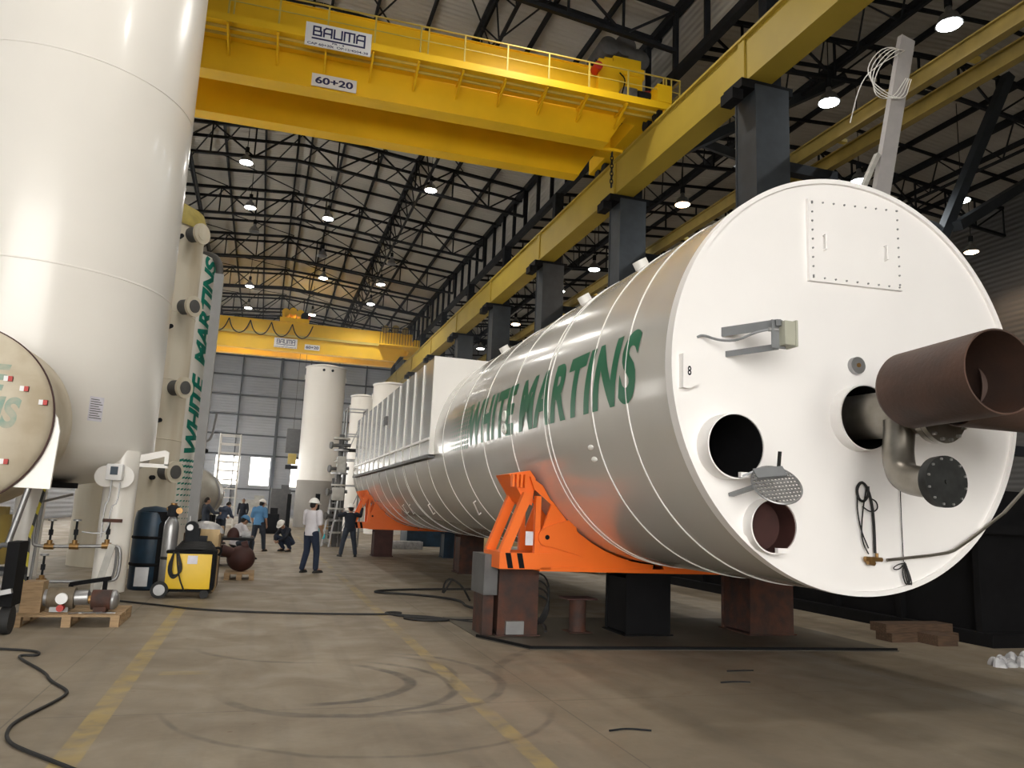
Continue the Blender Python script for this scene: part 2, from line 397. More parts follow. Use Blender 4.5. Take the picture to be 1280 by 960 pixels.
# far wall with openings
opens = [(-12.2, -9.4), (-9.0, -7.2), (-4.9, -2.45), (-1.35, 0.65), (2.9, 4.9), (5.4, 7.3), (8.4, 11.2), (16, 19), (22, 25), (28, 31)]
ow0, ow1 = 3.35, 6.35
mb = MB().box(XA0, Y1, 0, XB1, Y1 + .15, ow0).box(XA0, Y1, ow1, XB1, Y1 + .15, ZR + .1)
px = XA0
for a, b_ in opens: mb.box(px, Y1, ow0, a, Y1 + .15, ow1); px = b_
mb.box(px, Y1, ow0, XB1, Y1 + .15, ow1)
wf = struct('wall_far', mb, M['wallsheet'])
for z in (2.9, 6.55, 8.7, 10.85, 13.0, 15.15, 17.3, 19.4):
    struct('girt', MB().box(XA0, Y1 - .16, z - .09, XB1, Y1 - .01, z + .09), M['column'], wf)
for i, x in enumerate([-12.2, -9.2, -6.2, -3.1, 1.0, 4.1, 7.2, 10.3, 13.3, 18, 22, 26, 30, 34]):
    wd = .32 if x in (1.0, -9.2, 13.3) else .12
    struct('wall_post', MB().box(x - wd / 2, Y1 - .30, 0, x + wd / 2, Y1 - .02, ZE), M['column'], wf)
for i, (a, b_) in enumerate(opens):
    o = struct('window_%d' % (i + 1), MB().box(a, Y1 - .03, ow0 - .08, b_, Y1 + .1, ow0).box(a, Y1 - .03, ow1, b_, Y1 + .1, ow1 + .08), M['zinc'])
lw = MB().box(XA0 - .2, Y0, 0, XA0, Y1, ow0).box(XA0 - .2, Y0, ow1, XA0, Y1, ZE).box(XA0 - .2, Y0, ow0, XA0, 24, ow1)
for k in range(11): lw.box(XA0 - .2, 28.5 + 6 * k, ow0, XA0, 30 + 6 * k, ow1)
struct('wall_left', lw, M['wallsheet'])
struct('wall_right', MB().box(XB1, Y0, 0, XB1 + .2, Y1, ZE), corrugated('dark_wall_sheet', (0.10, 0.10, 0.10), 'Z', 0.3))
# unseen back wall: open hangar door, its width and side set to shape the daylight
struct('wall_back', MB().box(XA0, Y0 - .2, 11.0, XB1, Y0, ZR).box(5.0, Y0 - .2, 0, XB1, Y0, 11), M['wallsheet'])

# clerestory lattice between the two naves
lat = thing('clerestory_girder', 'long dark lattice girder high above the row of steel columns', 'girder', (13.2, 36, 17.7))
MB().box(13.05, Y0 + .1, 17.65, 13.35, Y1 - .4, 17.95).build('bottom_chord', M['dark'], lat, smooth=False)
MB().box(13.05, Y0 + .1, 20.2, 13.35, Y1 - .4, 20.5).build('top_chord', M['dark'], lat, smooth=False)
for k in range(46):
    y = -9.0 + 2.15 * k
    MB().box(13.1, y - .06, 17.95, 13.3, y + .06, 20.2).build('post', M['dark'], lat, smooth=False)
struct('trim_1', MB().box(13.45, Y0, 18.2, 13.5, Y1, 20.5), M['clersheet'])

# roof trusses
ORD = ['first', 'second', 'third', 'fourth', 'fifth', 'sixth', 'seventh', 'eighth', 'ninth', 'tenth', 'eleventh', 'twelfth']
def truss_bm(x0, x1, r):
    m = MB(); n = 12; zb = -1.75
    def zt(x): return roofz(x) - .62
    xs = [x0 + (x1 - x0) * i / n for i in range(n + 1)]
    for a, b_ in zip(xs, xs[1:]):
        m.bar((a, 0, zt(a)), (b_, 0, zt(b_)), .16, .16); m.bar((a, 0, zt(a) + zb + .1), (b_, 0, zt(b_) + zb + .1), .16, .14)
    for i, x in enumerate(xs):
        m.bar((x, 0, zt(x)), (x, 0, zt(x) + zb + .1), .08)
        if i < n:
            a, b_ = (x, xs[i + 1]) if i % 2 == 0 else (xs[i + 1], x)
            m.bar((a, 0, zt(a)), (b_, 0, zt(b_) + zb + .1), .08)
    return m
tA = truss_bm(XA0, XM - .4, RIDGE_A).build('roof_truss', M['dark'], smooth=False)
tB = truss_bm(XM + .3, XB1, RIDGE_B).build('roof_truss', M['dark'], smooth=False)
for nave, t0, nm in (('A', tA, 'of the crane hall'), ('B', tB, 'of the side nave')):
    for j in range(8):
        t = t0 if j == 0 else t0.copy()
        if j: COL.objects.link(t)
        t.location = (0, 22.7 + 8.6 * j, 0)
        tag(t, 'dark lattice roof truss %s, %s beyond the near crane' % (nm, ORD[j]), 'roof truss', 'roof trusses')
# longitudinal lattice bracing at mid span
for bx_, lab in ((6.6, 'dark longitudinal lattice brace right of the roof ridge of the crane hall'), (-5.6, 'dark longitudinal lattice brace left of the roof ridge of the crane hall'), (19.5, 'dark longitudinal lattice brace nearest the columns in the side nave'), (32, 'dark longitudinal lattice brace farthest out in the side nave')):
    m = MB(); zt = roofz(bx_) - .55
    m.bar((bx_, 5, zt), (bx_, Y1, zt), .12); m.bar((bx_ + .5, 5, zt - 1.3), (bx_ + .5, Y1, zt - 1.3), .12)
    for k in range(38):
        y = 5.5 + 2.15 * k
        m.bar((bx_, y, zt), (bx_ + .5, y + 1.07, zt - 1.3), .06); m.bar((bx_ + .5, y + 1.07, zt - 1.3), (bx_, y + 2.15, zt), .06)
    tag(m.build('roof_brace', M['dark'], smooth=False), lab, 'roof bracing', 'longitudinal roof braces')
# wind bracing crosses on the roof plane of the crane hall
for j in range(7):
    m = MB(); y = 22.7 + 8.6 * j
    for a, b_ in ((-8.0, -3.7), (-3.7, .6), (.6, 4.9), (4.9, 9.2)):
        m.bar((a, y, roofz(a) - 2.2), (b_, y + 8.6, roofz(b_) - .5), .05); m.bar((b_, y, roofz(b_) - .5), (a, y + 8.6, roofz(a) - 2.2), .05)
    tag(m.build('wind_brace', M['dark'], smooth=False), 'thin dark diagonal roof bracing in the %s bay beyond the near crane' % ORD[j], 'roof bracing', 'wind bracing')
# heavy sloping struts of the side nave
for i, (a, b_, lab) in enumerate((((24.5, 22.3, 13.2), (17.5, 31.0, 20.2), 'long one rising towards the columns'), ((17.4, 22, 0), (28.2, 22, 20.5), 'steep one right of the tank end'),
                     ((24.6, 21.7, 13.2), (36.0, 25, 19.9), 'one sloping to the outer wall'), ((13.5, 26.06, 15.5), (22.0, 24.5, 20.4), 'one springing from the second column'))):
    tag(MB().bar(a, b_, .38, .38).build('nave_strut', M['column'], smooth=False), 'heavy dark sloping steel strut in the side nave, ' + lab, 'strut', 'side nave struts')

# ------------------------------------------------------------------ columns and crane runway
def column():
    t = thing('steel_column', '', 'column')
    m = MB(); m.box(12.17, -.5, 0, 13.27, -.44, 13.75).box(12.17, .44, 0, 13.27, .5, 13.75)
    m.box(12.2, -.44, 0, 12.32, .44, 13.75).box(13.12, -.44, 0, 13.24, .44, 13.75).build('shaft', M['column'], t, smooth=False)
    MB().box(12.8, -.2, 13.88, 13.25, .2, 17.64).build('upper_shaft', M['dark'], t, smooth=False)
    m = MB(); m.box(11.75, -.45, 13.62, 13.45, .45, 13.88).box(11.55, -.3, 13.3, 11.9, .3, 13.62).build('corbel', M['black'], t, smooth=False)
    MB().box(12.05, -.7, 0, 13.4, .7, .06).build('base_plate', M['dark'], t, smooth=False)
    return t
c0 = column()
for k in range(9):
    c = c0 if k == 0 else copy_tree(c0)
    c.location = (0, 17.46 + 8.6 * k, 0)
    tag(c, 'dark steel column under the yellow runway, %s of its row from the near end' % ORD[k], 'column', 'columns of the crane runway')
rb = thing('runway_beam', 'yellow crane runway beam resting on the row of dark steel columns', 'beam', (12.3, 40, 13.9))
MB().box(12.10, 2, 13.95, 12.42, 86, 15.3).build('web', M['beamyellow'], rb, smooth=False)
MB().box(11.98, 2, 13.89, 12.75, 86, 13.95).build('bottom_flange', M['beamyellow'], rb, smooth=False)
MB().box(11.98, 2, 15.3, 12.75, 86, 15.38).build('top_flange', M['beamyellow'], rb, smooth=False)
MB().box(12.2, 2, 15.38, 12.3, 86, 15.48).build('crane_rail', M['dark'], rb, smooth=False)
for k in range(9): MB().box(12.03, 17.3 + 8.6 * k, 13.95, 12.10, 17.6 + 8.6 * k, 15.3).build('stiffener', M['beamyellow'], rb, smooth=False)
# lower runway of the side nave
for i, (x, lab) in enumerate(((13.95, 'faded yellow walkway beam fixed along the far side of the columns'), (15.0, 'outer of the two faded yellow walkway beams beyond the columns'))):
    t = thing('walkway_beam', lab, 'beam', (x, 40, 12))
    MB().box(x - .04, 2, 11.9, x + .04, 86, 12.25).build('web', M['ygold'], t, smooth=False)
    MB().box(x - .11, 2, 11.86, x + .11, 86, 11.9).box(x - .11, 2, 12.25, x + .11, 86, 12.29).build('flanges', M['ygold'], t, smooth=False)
    if i == 0:
        for k in range(20): MB().box(14.1, 8 + 4.3 * k, 12.35, 14.95, 8.15 + 4.3 * k, 12.45).build('cross_strut', M['paleyellow'], t, smooth=False)
        for k in range(9): MB().box(13.2, 17.3 + 8.6 * k, 11.5, 15.2, 17.6 + 8.6 * k, 11.8).build('bracket', M['dark'], t, smooth=False)

# ------------------------------------------------------------------ overhead cranes
def stroke(m, pts, wd, y0, y1):
    """flat ribbon lettering in XZ"""
    for a, b_ in zip(pts, pts[1:]):
        a, b_ = Vector((a[0], a[1])), Vector((b_[0], b_[1])); d = (b_ - a).normalized(); n = Vector((-d.y, d.x)) * wd / 2; e = d * wd / 2
        q = [a - n - e, b_ - n + e, b_ + n + e, a + n - e]
        m.prism([(v.x, v.y) for v in q], y0, y1)
def sign_bauma(parent, x, z, y, W=2.0, H=.76):
    s = MB().box(x, y, z, x + W, y + .04, z + H).build('sign_plate', M['signwhite'], parent, world=False, smooth=False)
    m = MB(); k = W / 2.0; th = .052 * k; ya, yb = y - .006, y - .001
    def P(pts, ox): stroke(m, [(x + (ox + a) * k, z + (b_) * H / .76) for a, b_ in pts], th, ya, yb)
    b0, t0, md = .36, .64, .50
    P([(0, b0), (0, t0), (.20, t0), (.20, md), (0, md)], .24); P([(.20, md), (.23, md), (.23, b0), (0, b0)], .24)
    P([(0, b0), (0, .58), (.06, t0), (.23, t0), (.23, b0)], .55); P([(0, .47), (.23, .47)], .55)
    P([(0, t0), (0, b0), (.23, b0), (.23, t0)], .86)
    P([(0, b0), (0, t0), (.30, t0), (.30, b0)], 1.17); P([(.15, t0), (.15, b0)], 1.17)
    P([(0, b0), (0, .58), (.06, t0), (.24, t0), (.24, .25), (-1.33, .25)], 1.55); P([(0, .47), (.24, .47)], 1.55)
    m.build('lettering', M['navy'], s, world=False, smooth=False)
    def ft(body, ox, oz, wd, h): 
        t = flat_text(body, (x + ox * k, y - .004, z + oz * k), wd * k, h * k, offset=.02); t.build('lettering', M['navy'], s, world=False, smooth=False)
    ft('PR - 4', .82, .145, .36, .06); ft('CAP 60+20t  OP:12/4504-38', .08, .03, 1.84, .08)
def sign_cap(parent, x, z, y, W=1.42, H=.46):
    s = MB().box(x, y, z, x + W, y + .03, z + H).build('sign_plate', M['signwhite'], parent, world=False, smooth=False)
    flat_text('60+20', (x + .08 * W, y - .005, z + .22 * H), W * .84, H * .56, offset=.03).build('lettering', M['navy'], s, world=False, smooth=False)

def girder(y0, y1, zb, zt, x0=-11.4, x1=11.35, taper=1.3):
    m = MB()
    poly = [(x0 + taper, zb), (x1 - taper * .55, zb), (x1, zb + 1.15), (x1 + .6, zb + 1.15), (x1 + .6, zt), (x0 - .6, zt), (x0 - .6, zb + 1.15), (x0, zb + 1.15)]
    m.prism(poly, y0 + .05, y1 - .05)
    m.box(x0 + taper, y0, zb - .03, x1 - taper * .55, y1, zb); m.box(x0 - .6, y0, zt, x1 + .6, y1, zt + .04)
    return m
def trolley(parent, x, y, z, s=1.0):
    t = MB().box(x - 1.2, y - .2, z, x + 1.3, y + 3.6, z + .35).box(x - 1.0, y + .1, z + .35, x - .8, y + 3.3, z + .9).build('trolley_frame', M['yellow'], parent, world=False, smooth=False)
    for i in range(3):
        m = MB(); m.cyl((x - .75 + i * .62, y + .3, z + .95 + .12 * (i % 2)), (x - .75 + i * .62, y + 1.8, z + .95 + .12 * (i % 2)), .33, seg=20)
        m.build('drum', M['yellow'], t, world=False)
    MB().cyl((x + .9, y + .2, z + .7), (x + .9, y + 1.0, z + .7), .34).cyl((x + .9, y + .02, z + .7), (x + .9, y + .2, z + .7), .2).build('motor', M['dark'], t, world=False)
    MB().cyl((x + 1.25, y + .2, z + .62), (x + 1.25, y + .7, z + .62), .16).build('brake', M['red'], t, world=False)

# near crane
cr = thing('overhead_crane', 'large yellow double-girder overhead crane with walkway and handrail, nearer of two', 'overhead crane', (0, 23.75, 0), -0.03)
girder(0, .62, 14.75, 17.5).build('near_girder', M['yellow'], cr, world=False, smooth=False)
girder(2.85, 3.45, 14.75, 17.5).build('far_girder', M['yellow'], cr, world=False, smooth=False)
MB().box(11.95, -1.2, 15.95, 12.5, 5.2, 16.6).build('end_carriage', M['yellow'], cr, world=False, smooth=False)
for y in (-.7, .1, 4.0, 4.7): MB().cyl((12.1, y, 15.73), (12.4, y, 15.73), .25).build('wheel', M['dark'], cr, world=False)
wk = MB().box(-11.4, -1.15, 15.78, 12.85, 0, 15.83).box(-11.4, -1.18, 15.70, 12.85, -1.12, 15.95).box(12.8, -1.15, 15.7, 12.86, 0, 15.95).build('walkway', M['yellow'], cr, world=False, smooth=False)
MB().box(-11.4, -.80, 15.70, 12.6, -.75, 15.78).box(-11.4, -.42, 15.70, 12.6, -.37, 15.78).build('grating_bars', M['paleyellow'], wk, world=False, smooth=False)
for k in range(17):
    x = -10.9 + 1.45 * k
    MB().prism([(-1.12, 15.76), (-1.12, 15.64), (0, 15.25), (0, 15.36), (-.9, 15.68), (0, 15.7), (0, 15.76)], x - .03, x + .03, 'YZ').build('bracket', M['yellow'], wk, world=False, smooth=False)
hr = MB().box(-11.4, -1.16, 16.88, 12.86, -1.12, 16.92).box(-11.4, -1.15, 16.40, 12.86, -1.13, 16.43).box(12.83, -1.15, 16.88, 12.86, 0, 16.92).box(12.83, -1.15, 16.4, 12.86, 0, 16.43).build('handrail', M['paleyellow'], cr, world=False, smooth=False)
for k in range(17):
    x = -10.9 + 1.45 * k
    MB().box(x - .025, -1.17, 15.7, x + .025, -1.12, 16.9).build('post', M['paleyellow'], hr, world=False, smooth=False)
for x in (1.05 - 3.1, 3.85, 12.2, 12.5, 12.83): MB().box(x - .02, -1.17, 15.7, x + .02, -1.12, 16.9).build('post', M['paleyellow'], hr, world=False, smooth=False)
sign_bauma(cr, .05, 15.42, -1.24)
sign_cap(cr, .34, 14.79, -.03, 1.42, .43)
# drive machinery on the right end
MB().cb(11.2, -.35, 16.35, .55, .45, .6, .03).build('switch_box', M['zinc'], cr, world=False)
MB().cyl((11.5, -.5, 16.4), (12.0, -.5, 16.4), .2).build('drive_motor', M['dark'], cr, world=False)
MB().cyl((12.0, -.5, 16.55), (12.0, -.15, 16.75), .14).build('brake', M['red'], cr, world=False)
MB().cyl((10.0, -.1, 17.3), (10.0, -.5, 17.3), .16).build('brake', M['red'], cr, world=False)
MB().box(10.1, -.25, 16.5, 10.9, -.02, 17.75).cb(10.6, .2, 17.85, .3, .3, .4).build('cabinet', M['yellow'], cr, world=False, smooth=False)
MB().tube([(10.9, -.3, 17.3), (11.0, -.6, 16.9), (10.9, -.6, 16.5), (10.9, -.4, 16.2)], .025).tube([(11.0, -.5, 16.2), (11.1, -.5, 15.95), (11.4, -.5, 15.95), (11.5, -.5, 16.2)], .03).build('cable', M['black'], cr, world=False)
h = MB().box(10.6, .2, 17.55, 12.1, 3.3, 17.95).box(10.9, .3, 17.95, 12.0, 1.6, 18.35).build('hoist_frame', M['yellow'], cr, world=False, smooth=False)
for x, z, r in ((10.75, 18.75, .38), (11.4, 18.9, .42), (11.95, 18.45, .42)):
    MB().cyl((x, .35, z), (x, 1.7, z), r, seg=24).build('drum', M['grey_post'], h, world=False)
MB().cb(11.2, 1.2, 18.3, 1.5, .5, .5).build('gearbox', M['dark'], h, world=False)
m = MB()
for i in range(9):
    z = 14.62 - .15 * i
    pts = [(11.06 + .055 * math.cos(t) * (1 if i % 2 else 0.05), 24.03 + .055 * math.cos(t) * (0.05 if i % 2 else 1), z + .10 * math.sin(t)) for t in [j * PI / 6 for j in range(12)]]
    m.tube(pts, .02, 6, closed=True, smooth_iter=0)
tag(m.build('chain', M['dark'], loc=(11.06, 24.03, 14)), 'dark steel chain hanging beside the yellow runway under the near crane', 'chain')
MB().box(10.5, .56, 14.74, 11.45, .66, 14.84).build('chain_bracket', M['yellow'], cr, world=False, smooth=False)

# far crane
c2 = thing('overhead_crane', 'yellow double-girder overhead crane carrying a hoist trolley, farther of two', 'overhead crane', (0, 69, 0), -0.03)
girder(0, .7, 14.75, 17.3).build('near_girder', M['yellow'], c2, world=False, smooth=False)
MB().box(-11.4, -.22, 15.95, 11.8, 0, 16.15).build('ledge', M['paleyellow'], c2, world=False, smooth=False)
girder(3.0, 3.7, 14.75, 17.3).build('far_girder', M['yellow'], c2, world=False, smooth=False)
MB().box(11.95, -1.2, 15.95, 12.5, 5.2, 16.6).build('end_carriage', M['yellow'], c2, world=False, smooth=False)
sign_bauma(c2, -.1, 14.98, -.08, 1.95, .85); sign_cap(c2, 2.5, 15.0, -.05, 1.3, .48)
trolley(c2, 1.4, 0, 17.35)
m = MB()
for i in range(7):
    x = -9.2 + 1.75 * i
    m.tube([(x, -.3, 17.1), (x + .3, -.35, 16.2), (x + .9, -.35, 15.8), (x + 1.45, -.35, 16.2), (x + 1.75, -.3, 17.1)], .045, 6)
m.build('festoon_cable', M['black'], c2, world=False)
cg = MB().box(8.9, -1.3, 15.9, 12.4, -.02, 16.0).build('platform', M['yellow'], c2, world=False, smooth=False)
m = MB()
for k in range(15): m.box(8.9 + .25 * k - .02, -1.3, 16.0, 8.9 + .25 * k + .02, -1.26, 17.5)
m.box(8.9, -1.32, 17.45, 12.45, -1.26, 17.52).build('railing', M['dark'], cg, world=False, smooth=False)
MB().cyl((9.4, -.7, 17.5), (9.4, -.2, 17.5), .3).cyl((10.3, -.7, 17.6), (10.3, -.2, 17.6), .32).cyl((11.2, -.7, 17.5), (11.2, -.2, 17.5), .3).build('drum', M['ygold'], cg, world=False)

# ------------------------------------------------------------------ high-bay lamps
def lamp(lens, colr, watt):
    t = thing('high_bay_lamp', '', 'ceiling lamp')
    MB().lathe([(.05, .52), (.07, .50), (.09, .36), (.20, .28), (.30, .05), (.31, .03), (.27, .03), (.05, .27)], seg=24, close=False).build('reflector', M['zinc'], t, world=False)
    MB().lathe([(.02, -.04), (.16, -.025), (.27, .02), (.27, .04), (.02, .06)], seg=24).build('lens', lens, t, world=False)
    MB().cyl((0, 0, .5), (0, 0, .75), .09).build('ballast_housing', M['dark'], t, world=False)
    MB().cyl((0, 0, .75), (0, 0, 1.6), .015, seg=8).build('hanging_rod', M['dark'], t, world=False)
    if watt:
        ld = bpy.data.lights.new('lamp_light', 'SPOT'); ld.energy = watt; ld.color = colr; ld.shadow_soft_size = .25; ld.spot_size = math.radians(150); ld.spot_blend = .5
        lo = bpy.data.objects.new('lamp_light', ld); COL.objects.link(lo); lo.parent = t; lo.location = (0, 0, -.12)
    return t
protos = {}
def put_lamp(kind, x, y, z, label, sc_=1.0):
    if kind not in protos:
        a = {'w': (M['lens'], (1, .95, .88), LAMP_W), 'c': (M['lensc'], (.9, .96, 1), LAMP_W), 'o': (M['lenso'], (1, .7, .45), LAMP_W), 'off': (M['grey_post'], None, 0)}[kind]
        protos[kind] = lamp(*a); t = protos[kind]
    else: t = copy_tree(protos[kind])
    t.location = (x, y, z); t.scale = (sc_,) * 3
    for ch in t.children:
        if ch.name.startswith('hanging_rod'):
            k = ((roofz(x) - z) / sc_ - .75) / .85; ch.scale = (1, 1, k); ch.location = (0, 0, .75 - .75 * k)
    tag(t, label, 'ceiling lamp', 'high-bay lamps')
lamps_A = [('w', -2.27, 39.8, 'bright round high-bay lamp nearest the big white tank, high in the crane hall'), ('w', 7.34, 39.4, 'bright round high-bay lamp just under the near crane, towards the runway'),
    ('w', -2.15, 46.2, 'bright high-bay lamp directly beyond the one nearest the big white tank'), ('w', 2.37, 46.1, 'bright high-bay lamp in the middle row, closest of that row'),
    ('off', -1.95, 50.5, 'unlit dark high-bay lamp in the row above the WHITE lettering vessel'), ('off', 2.6, 53.6, 'unlit dark high-bay lamp in the middle row'),
    ('off', 7.4, 53.2, 'unlit dull high-bay lamp in the row nearest the runway'), ('w', 3.06, 59.0, 'bright high-bay lamp in the middle row beyond the unlit one'), ('w', 7.45, 58.7, 'bright high-bay lamp in the runway row beyond the unlit one'),
    ('w', -2.4, 64.0, 'small bright high-bay lamp far down the row above the lettered vessel'), ('w', 7.5, 65.0, 'small bright high-bay lamp far down the runway row'),
    ('w', -2.6, 71.5, 'tiny bright lamp farthest down the row above the lettered vessel'), ('w', 3.0, 71.3, 'tiny bright lamp above the hoist trolley of the far crane')]
for k, x, y, lab in lamps_A: put_lamp(k, x, y, 18.75, lab, 1.15)
lamps_B = [('c', 18.4, 16.1, 'largest bright bluish lamp in the side nave, at the upper right corner', 16.55), ('c', 18.15, 21.0, 'bright bluish lamp left of the leaning grey beam', 16.55), ('c', 18.3, 26.4, 'bright bluish lamp in front of the first dark column', 16.55),
    ('o', 18.1, 31.1, 'warm orange lamp between the first and second dark columns', 16.55), ('c', 18.3, 42.0, 'small white lamp between the second and third dark columns', 16.55), ('w', 18.1, 47.3, 'small whitish lamp beside the third dark column', 16.55),
    ('o', 18.3, 57.5, 'small warm orange lamp between the third and fourth dark columns', 16.55), ('w', 18.3, 68, 'tiny lamp beyond the fourth dark column', 16.55),
    ('c', 23.8, 25.8, 'bright bluish lamp just over the top rim of the tank end', 16.55), ('c', 29.4, 25.6, 'bright starry bluish lamp right of the tank top, on a slanted bracket', 16.55), ('o', 35.5, 30.5, 'orange lamp low at the right edge beyond the tank', 16.55)]
for k, x, y, lab, z in lamps_B: put_lamp(k, x, y, z, lab, 1.25)
# rows that continue over and behind the camera, outside the view
for i, (x, y) in enumerate(((-2.2, 5), (3, 8), (7.4, 5), (-6, 12), (3.0, 14), (7.4, 20), (-6.5, 28), (2.4, 30))):
    t = copy_tree(protos['w']); t.location = (x, y, 18.65)
    for ch in t.children:
        if ch.name.startswith('hanging_rod'): q_ = ((roofz(x) - 18.65) / 1.15 - .75) / .85; ch.scale = (1, 1, q_); ch.location = (0, 0, .75 - .75 * q_)
    tag(t, 'high-bay lamp hanging over the near end of the hall above the frame', 'ceiling lamp', 'high-bay lamps above the frame')

# ------------------------------------------------------------------ the big horizontal tank
TX, TZ, TR, TY, TE = 5.07, 2.877, 1.9, 5.62, 29.0
tk = thing('cryogenic_tank', 'huge horizontal silver-white tank with green lettering, its round white end facing out', 'tank', (TX, TY, 0))
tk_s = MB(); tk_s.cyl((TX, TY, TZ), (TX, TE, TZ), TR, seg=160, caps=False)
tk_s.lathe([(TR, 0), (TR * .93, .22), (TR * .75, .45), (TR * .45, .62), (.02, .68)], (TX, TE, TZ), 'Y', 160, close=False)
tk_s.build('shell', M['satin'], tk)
# end plate with an annular rim; port holes cut through as real openings
HOLES = [(3.69, 2.177, .262), (4.085, 1.535, .218), (5.07, 2.525, .285)]
def plate_with_holes():
    cu = bpy.data.curves.new('p', 'CURVE'); cu.dimensions = '2D'; cu.fill_mode = 'BOTH'; cu.extrude = .02
    def circ(cx, cy, r, n):
        sp = cu.splines.new('POLY'); sp.points.add(n - 1); sp.use_cyclic_u = True
        for k in range(n): sp.points[k].co = (cx + r * math.cos(2 * PI * k / n), cy + r * math.sin(2 * PI * k / n), 0, 1)
    circ(TX, TZ, TR - .003, 160)
    for x, z, r in HOLES: circ(x, z, r, 48)
    ob = bpy.data.objects.new('p', cu); COL.objects.link(ob); bpy.context.view_layer.update()
    me = bpy.data.meshes.new_from_object(ob.evaluated_get(bpy.context.evaluated_depsgraph_get())); bpy.data.objects.remove(ob)
    return me
m = MB(); m.add(plate_with_holes(), Matrix(((1, 0, 0, 0), (0, 0, 1, TY + .02), (0, 1, 0, 0), (0, 0, 0, 1))))
ep = m.build('end_plate', M['endwhite'], tk)
# rim ring and dark interior behind the plate
MB().lathe([(TR - .03, -.03), (TR + .012, -.03), (TR + .012, .08), (TR - .03, .08), (TR - .03, -.03)], (TX, TY, TZ), 'Y', 160, close=False).build('end_rim', M['endwhite'], tk)
inner = [M['black'], M['rustred'], M['black']]
for i, (x, z, r) in enumerate(HOLES):
    d = (.17, .12, .13)[i]
    nz = MB().cyl((x, TY - d, z), (x, TY + .5, z), r + .012, inner=r, seg=64).build('port', M['endwhite'], tk)
    depth = (.9, .10, .9)[i]
    MB().cyl((x, TY - d + .015, z), (x, TY + depth, z), r + .001, inner=r - .008, seg=64).cyl((x, TY + depth, z), (x, TY + depth + .02, z), r, seg=48).build('liner', inner[i], nz)
    if i < 2: MB().cb(x + r * .3, TY - d - .01, z - r * .9, .12, .04, .04).build('hinge_lug', M['endwhite'], nz)
# weld bands
for y in (6.47, 7.26, 8.55, 8.68, 9.99, 11.38, 12.77, 14.16, 15.6, 17.0, 18.4, 18.55, 19.8, 21.2, 22.6, 24.0, 25.4, 26.8, 28.2):
    MB().lathe([(TR - .005, -.012), (TR + .008, -.007), (TR + .008, .007), (TR - .005, .012)], (TX, y, TZ), 'Y', 160, close=False).build('weld_band', M['bead'], tk)
# lettering wrapped on the shell
def wrap_on_tank(bm, ystart, a0deg, R=TR + .006):
    for v in bm.verts:
        a = math.radians(a0deg) + v.co.y / R
        v.co = Vector((TX - R * math.cos(a), ystart - v.co.x, TZ + R * math.sin(a)))
    r = MB(); r.bm.free(); r.bm = bm; return r
HT = math.radians(21.0) * TR
wrap_on_tank(text_bm('MARTINS', 3.46, HT, shear=.24, offset=.042, slices=14, spacing=1.14), 9.66, -8.2).build('lettering', M['green'], tk)
wrap_on_tank(text_bm('WHITE', 2.45, HT, shear=.24, offset=.042, slices=14, spacing=1.14), 12.25, -8.2).build('lettering', M['green'], tk)
m = MB()
for i in range(9):
    n = 10 - i if i < 8 else 3
    for j in range(9):
        s_ = .066 - .005 * i
        if s_ < .02: continue
        u = 12.40 + i * .155 - j * .028; v = -8.0 + j * 2.4
        bmq = m.bm
        vs_ = []
        for du, dv in ((-s_ / 2, -s_ / 2), (s_ / 2, -s_ / 2), (s_ / 2 - .03, s_ / 2), (-s_ / 2 - .03, s_ / 2)):
            a = math.radians(v) + dv / TR
            vs_.append(bmq.verts.new((TX - (TR + .006) * math.cos(a), u + du * 1.3, TZ + (TR + .006) * math.sin(a))))
        bmq.faces.new(vs_)
m.build('logo_pattern', M['green'], tk)
# small pale rings, oval pads and nozzle caps on the shell
def shellp(a, y, r=TR): a = math.radians(a); return Vector((TX - r * math.cos(a), y, TZ + r * math.sin(a)))
for a, y in ((.5, 10.25), (-5, 10.25)):
    c = shellp(a, y); m = MB(); m.cyl(shellp(a, y, TR - .02), shellp(a, y, TR + .03), .075, inner=.04, seg=24); m.build('raised_ring', M['bead'], tk)
for a, y in ((-18.6, 7.47), (-22.5, 7.47)):
    MB().ell(shellp(a, y), .02, .07, .03).build('oval_pad', M['bead'], tk)
for y, a in ((9.5, 57), (13.2, 57), (8.0, 60)):
    MB().cyl(shellp(a, y, TR - .02), shellp(a, y, TR + .10), .09, seg=20).build('nozzle_cap', M['white'], tk)
for y, a in ((13.0, -40), (17.0, -42), (19.5, -43), (20.4, -43)):
    MB().tube([shellp(a + 3, y, TR), shellp(a + 3, y, TR + .05), shellp(a - 5, y + .25, TR + .05), shellp(a - 5, y + .25, TR)], .012, 6, smooth_iter=0).build('grab_handle', M['bead'], tk)
# fittings on the end plate
pp = MB().prism([(4.56, 3.75), (5.62, 3.79), (5.62, 4.62), (4.56, 4.54)], TY - .035, TY - .001).build('access_panel', M['endwhite'], tk, smooth=False)
for x in (4.72, 5.42):
    MB().tube([(x, TY - .035, 4.06), (x, TY - .075, 4.06), (x, TY - .075, 4.20), (x, TY - .035, 4.20)], .008, 6, smooth_iter=0).build('panel_handle', M['endwhite'], pp)
m = MB()
for i in range(9):
    u = i / 8
    for (x, z) in ((4.60, 3.80 + .70 * u), (5.585, 3.84 + .74 * u), (4.60 + .98 * u, 3.785 + .03 * u), (4.60 + .98 * u, 4.51 + .07 * u)): m.cyl((x, TY - .045, z), (x, TY - .034, z), .009, seg=8)
m.build('screws', M['zinc'], pp)
MB().cyl((5.06, TY - .05, 3.01), (5.06, TY, 3.01), .078, seg=32).build('blind_port', M['zinc'], tk)
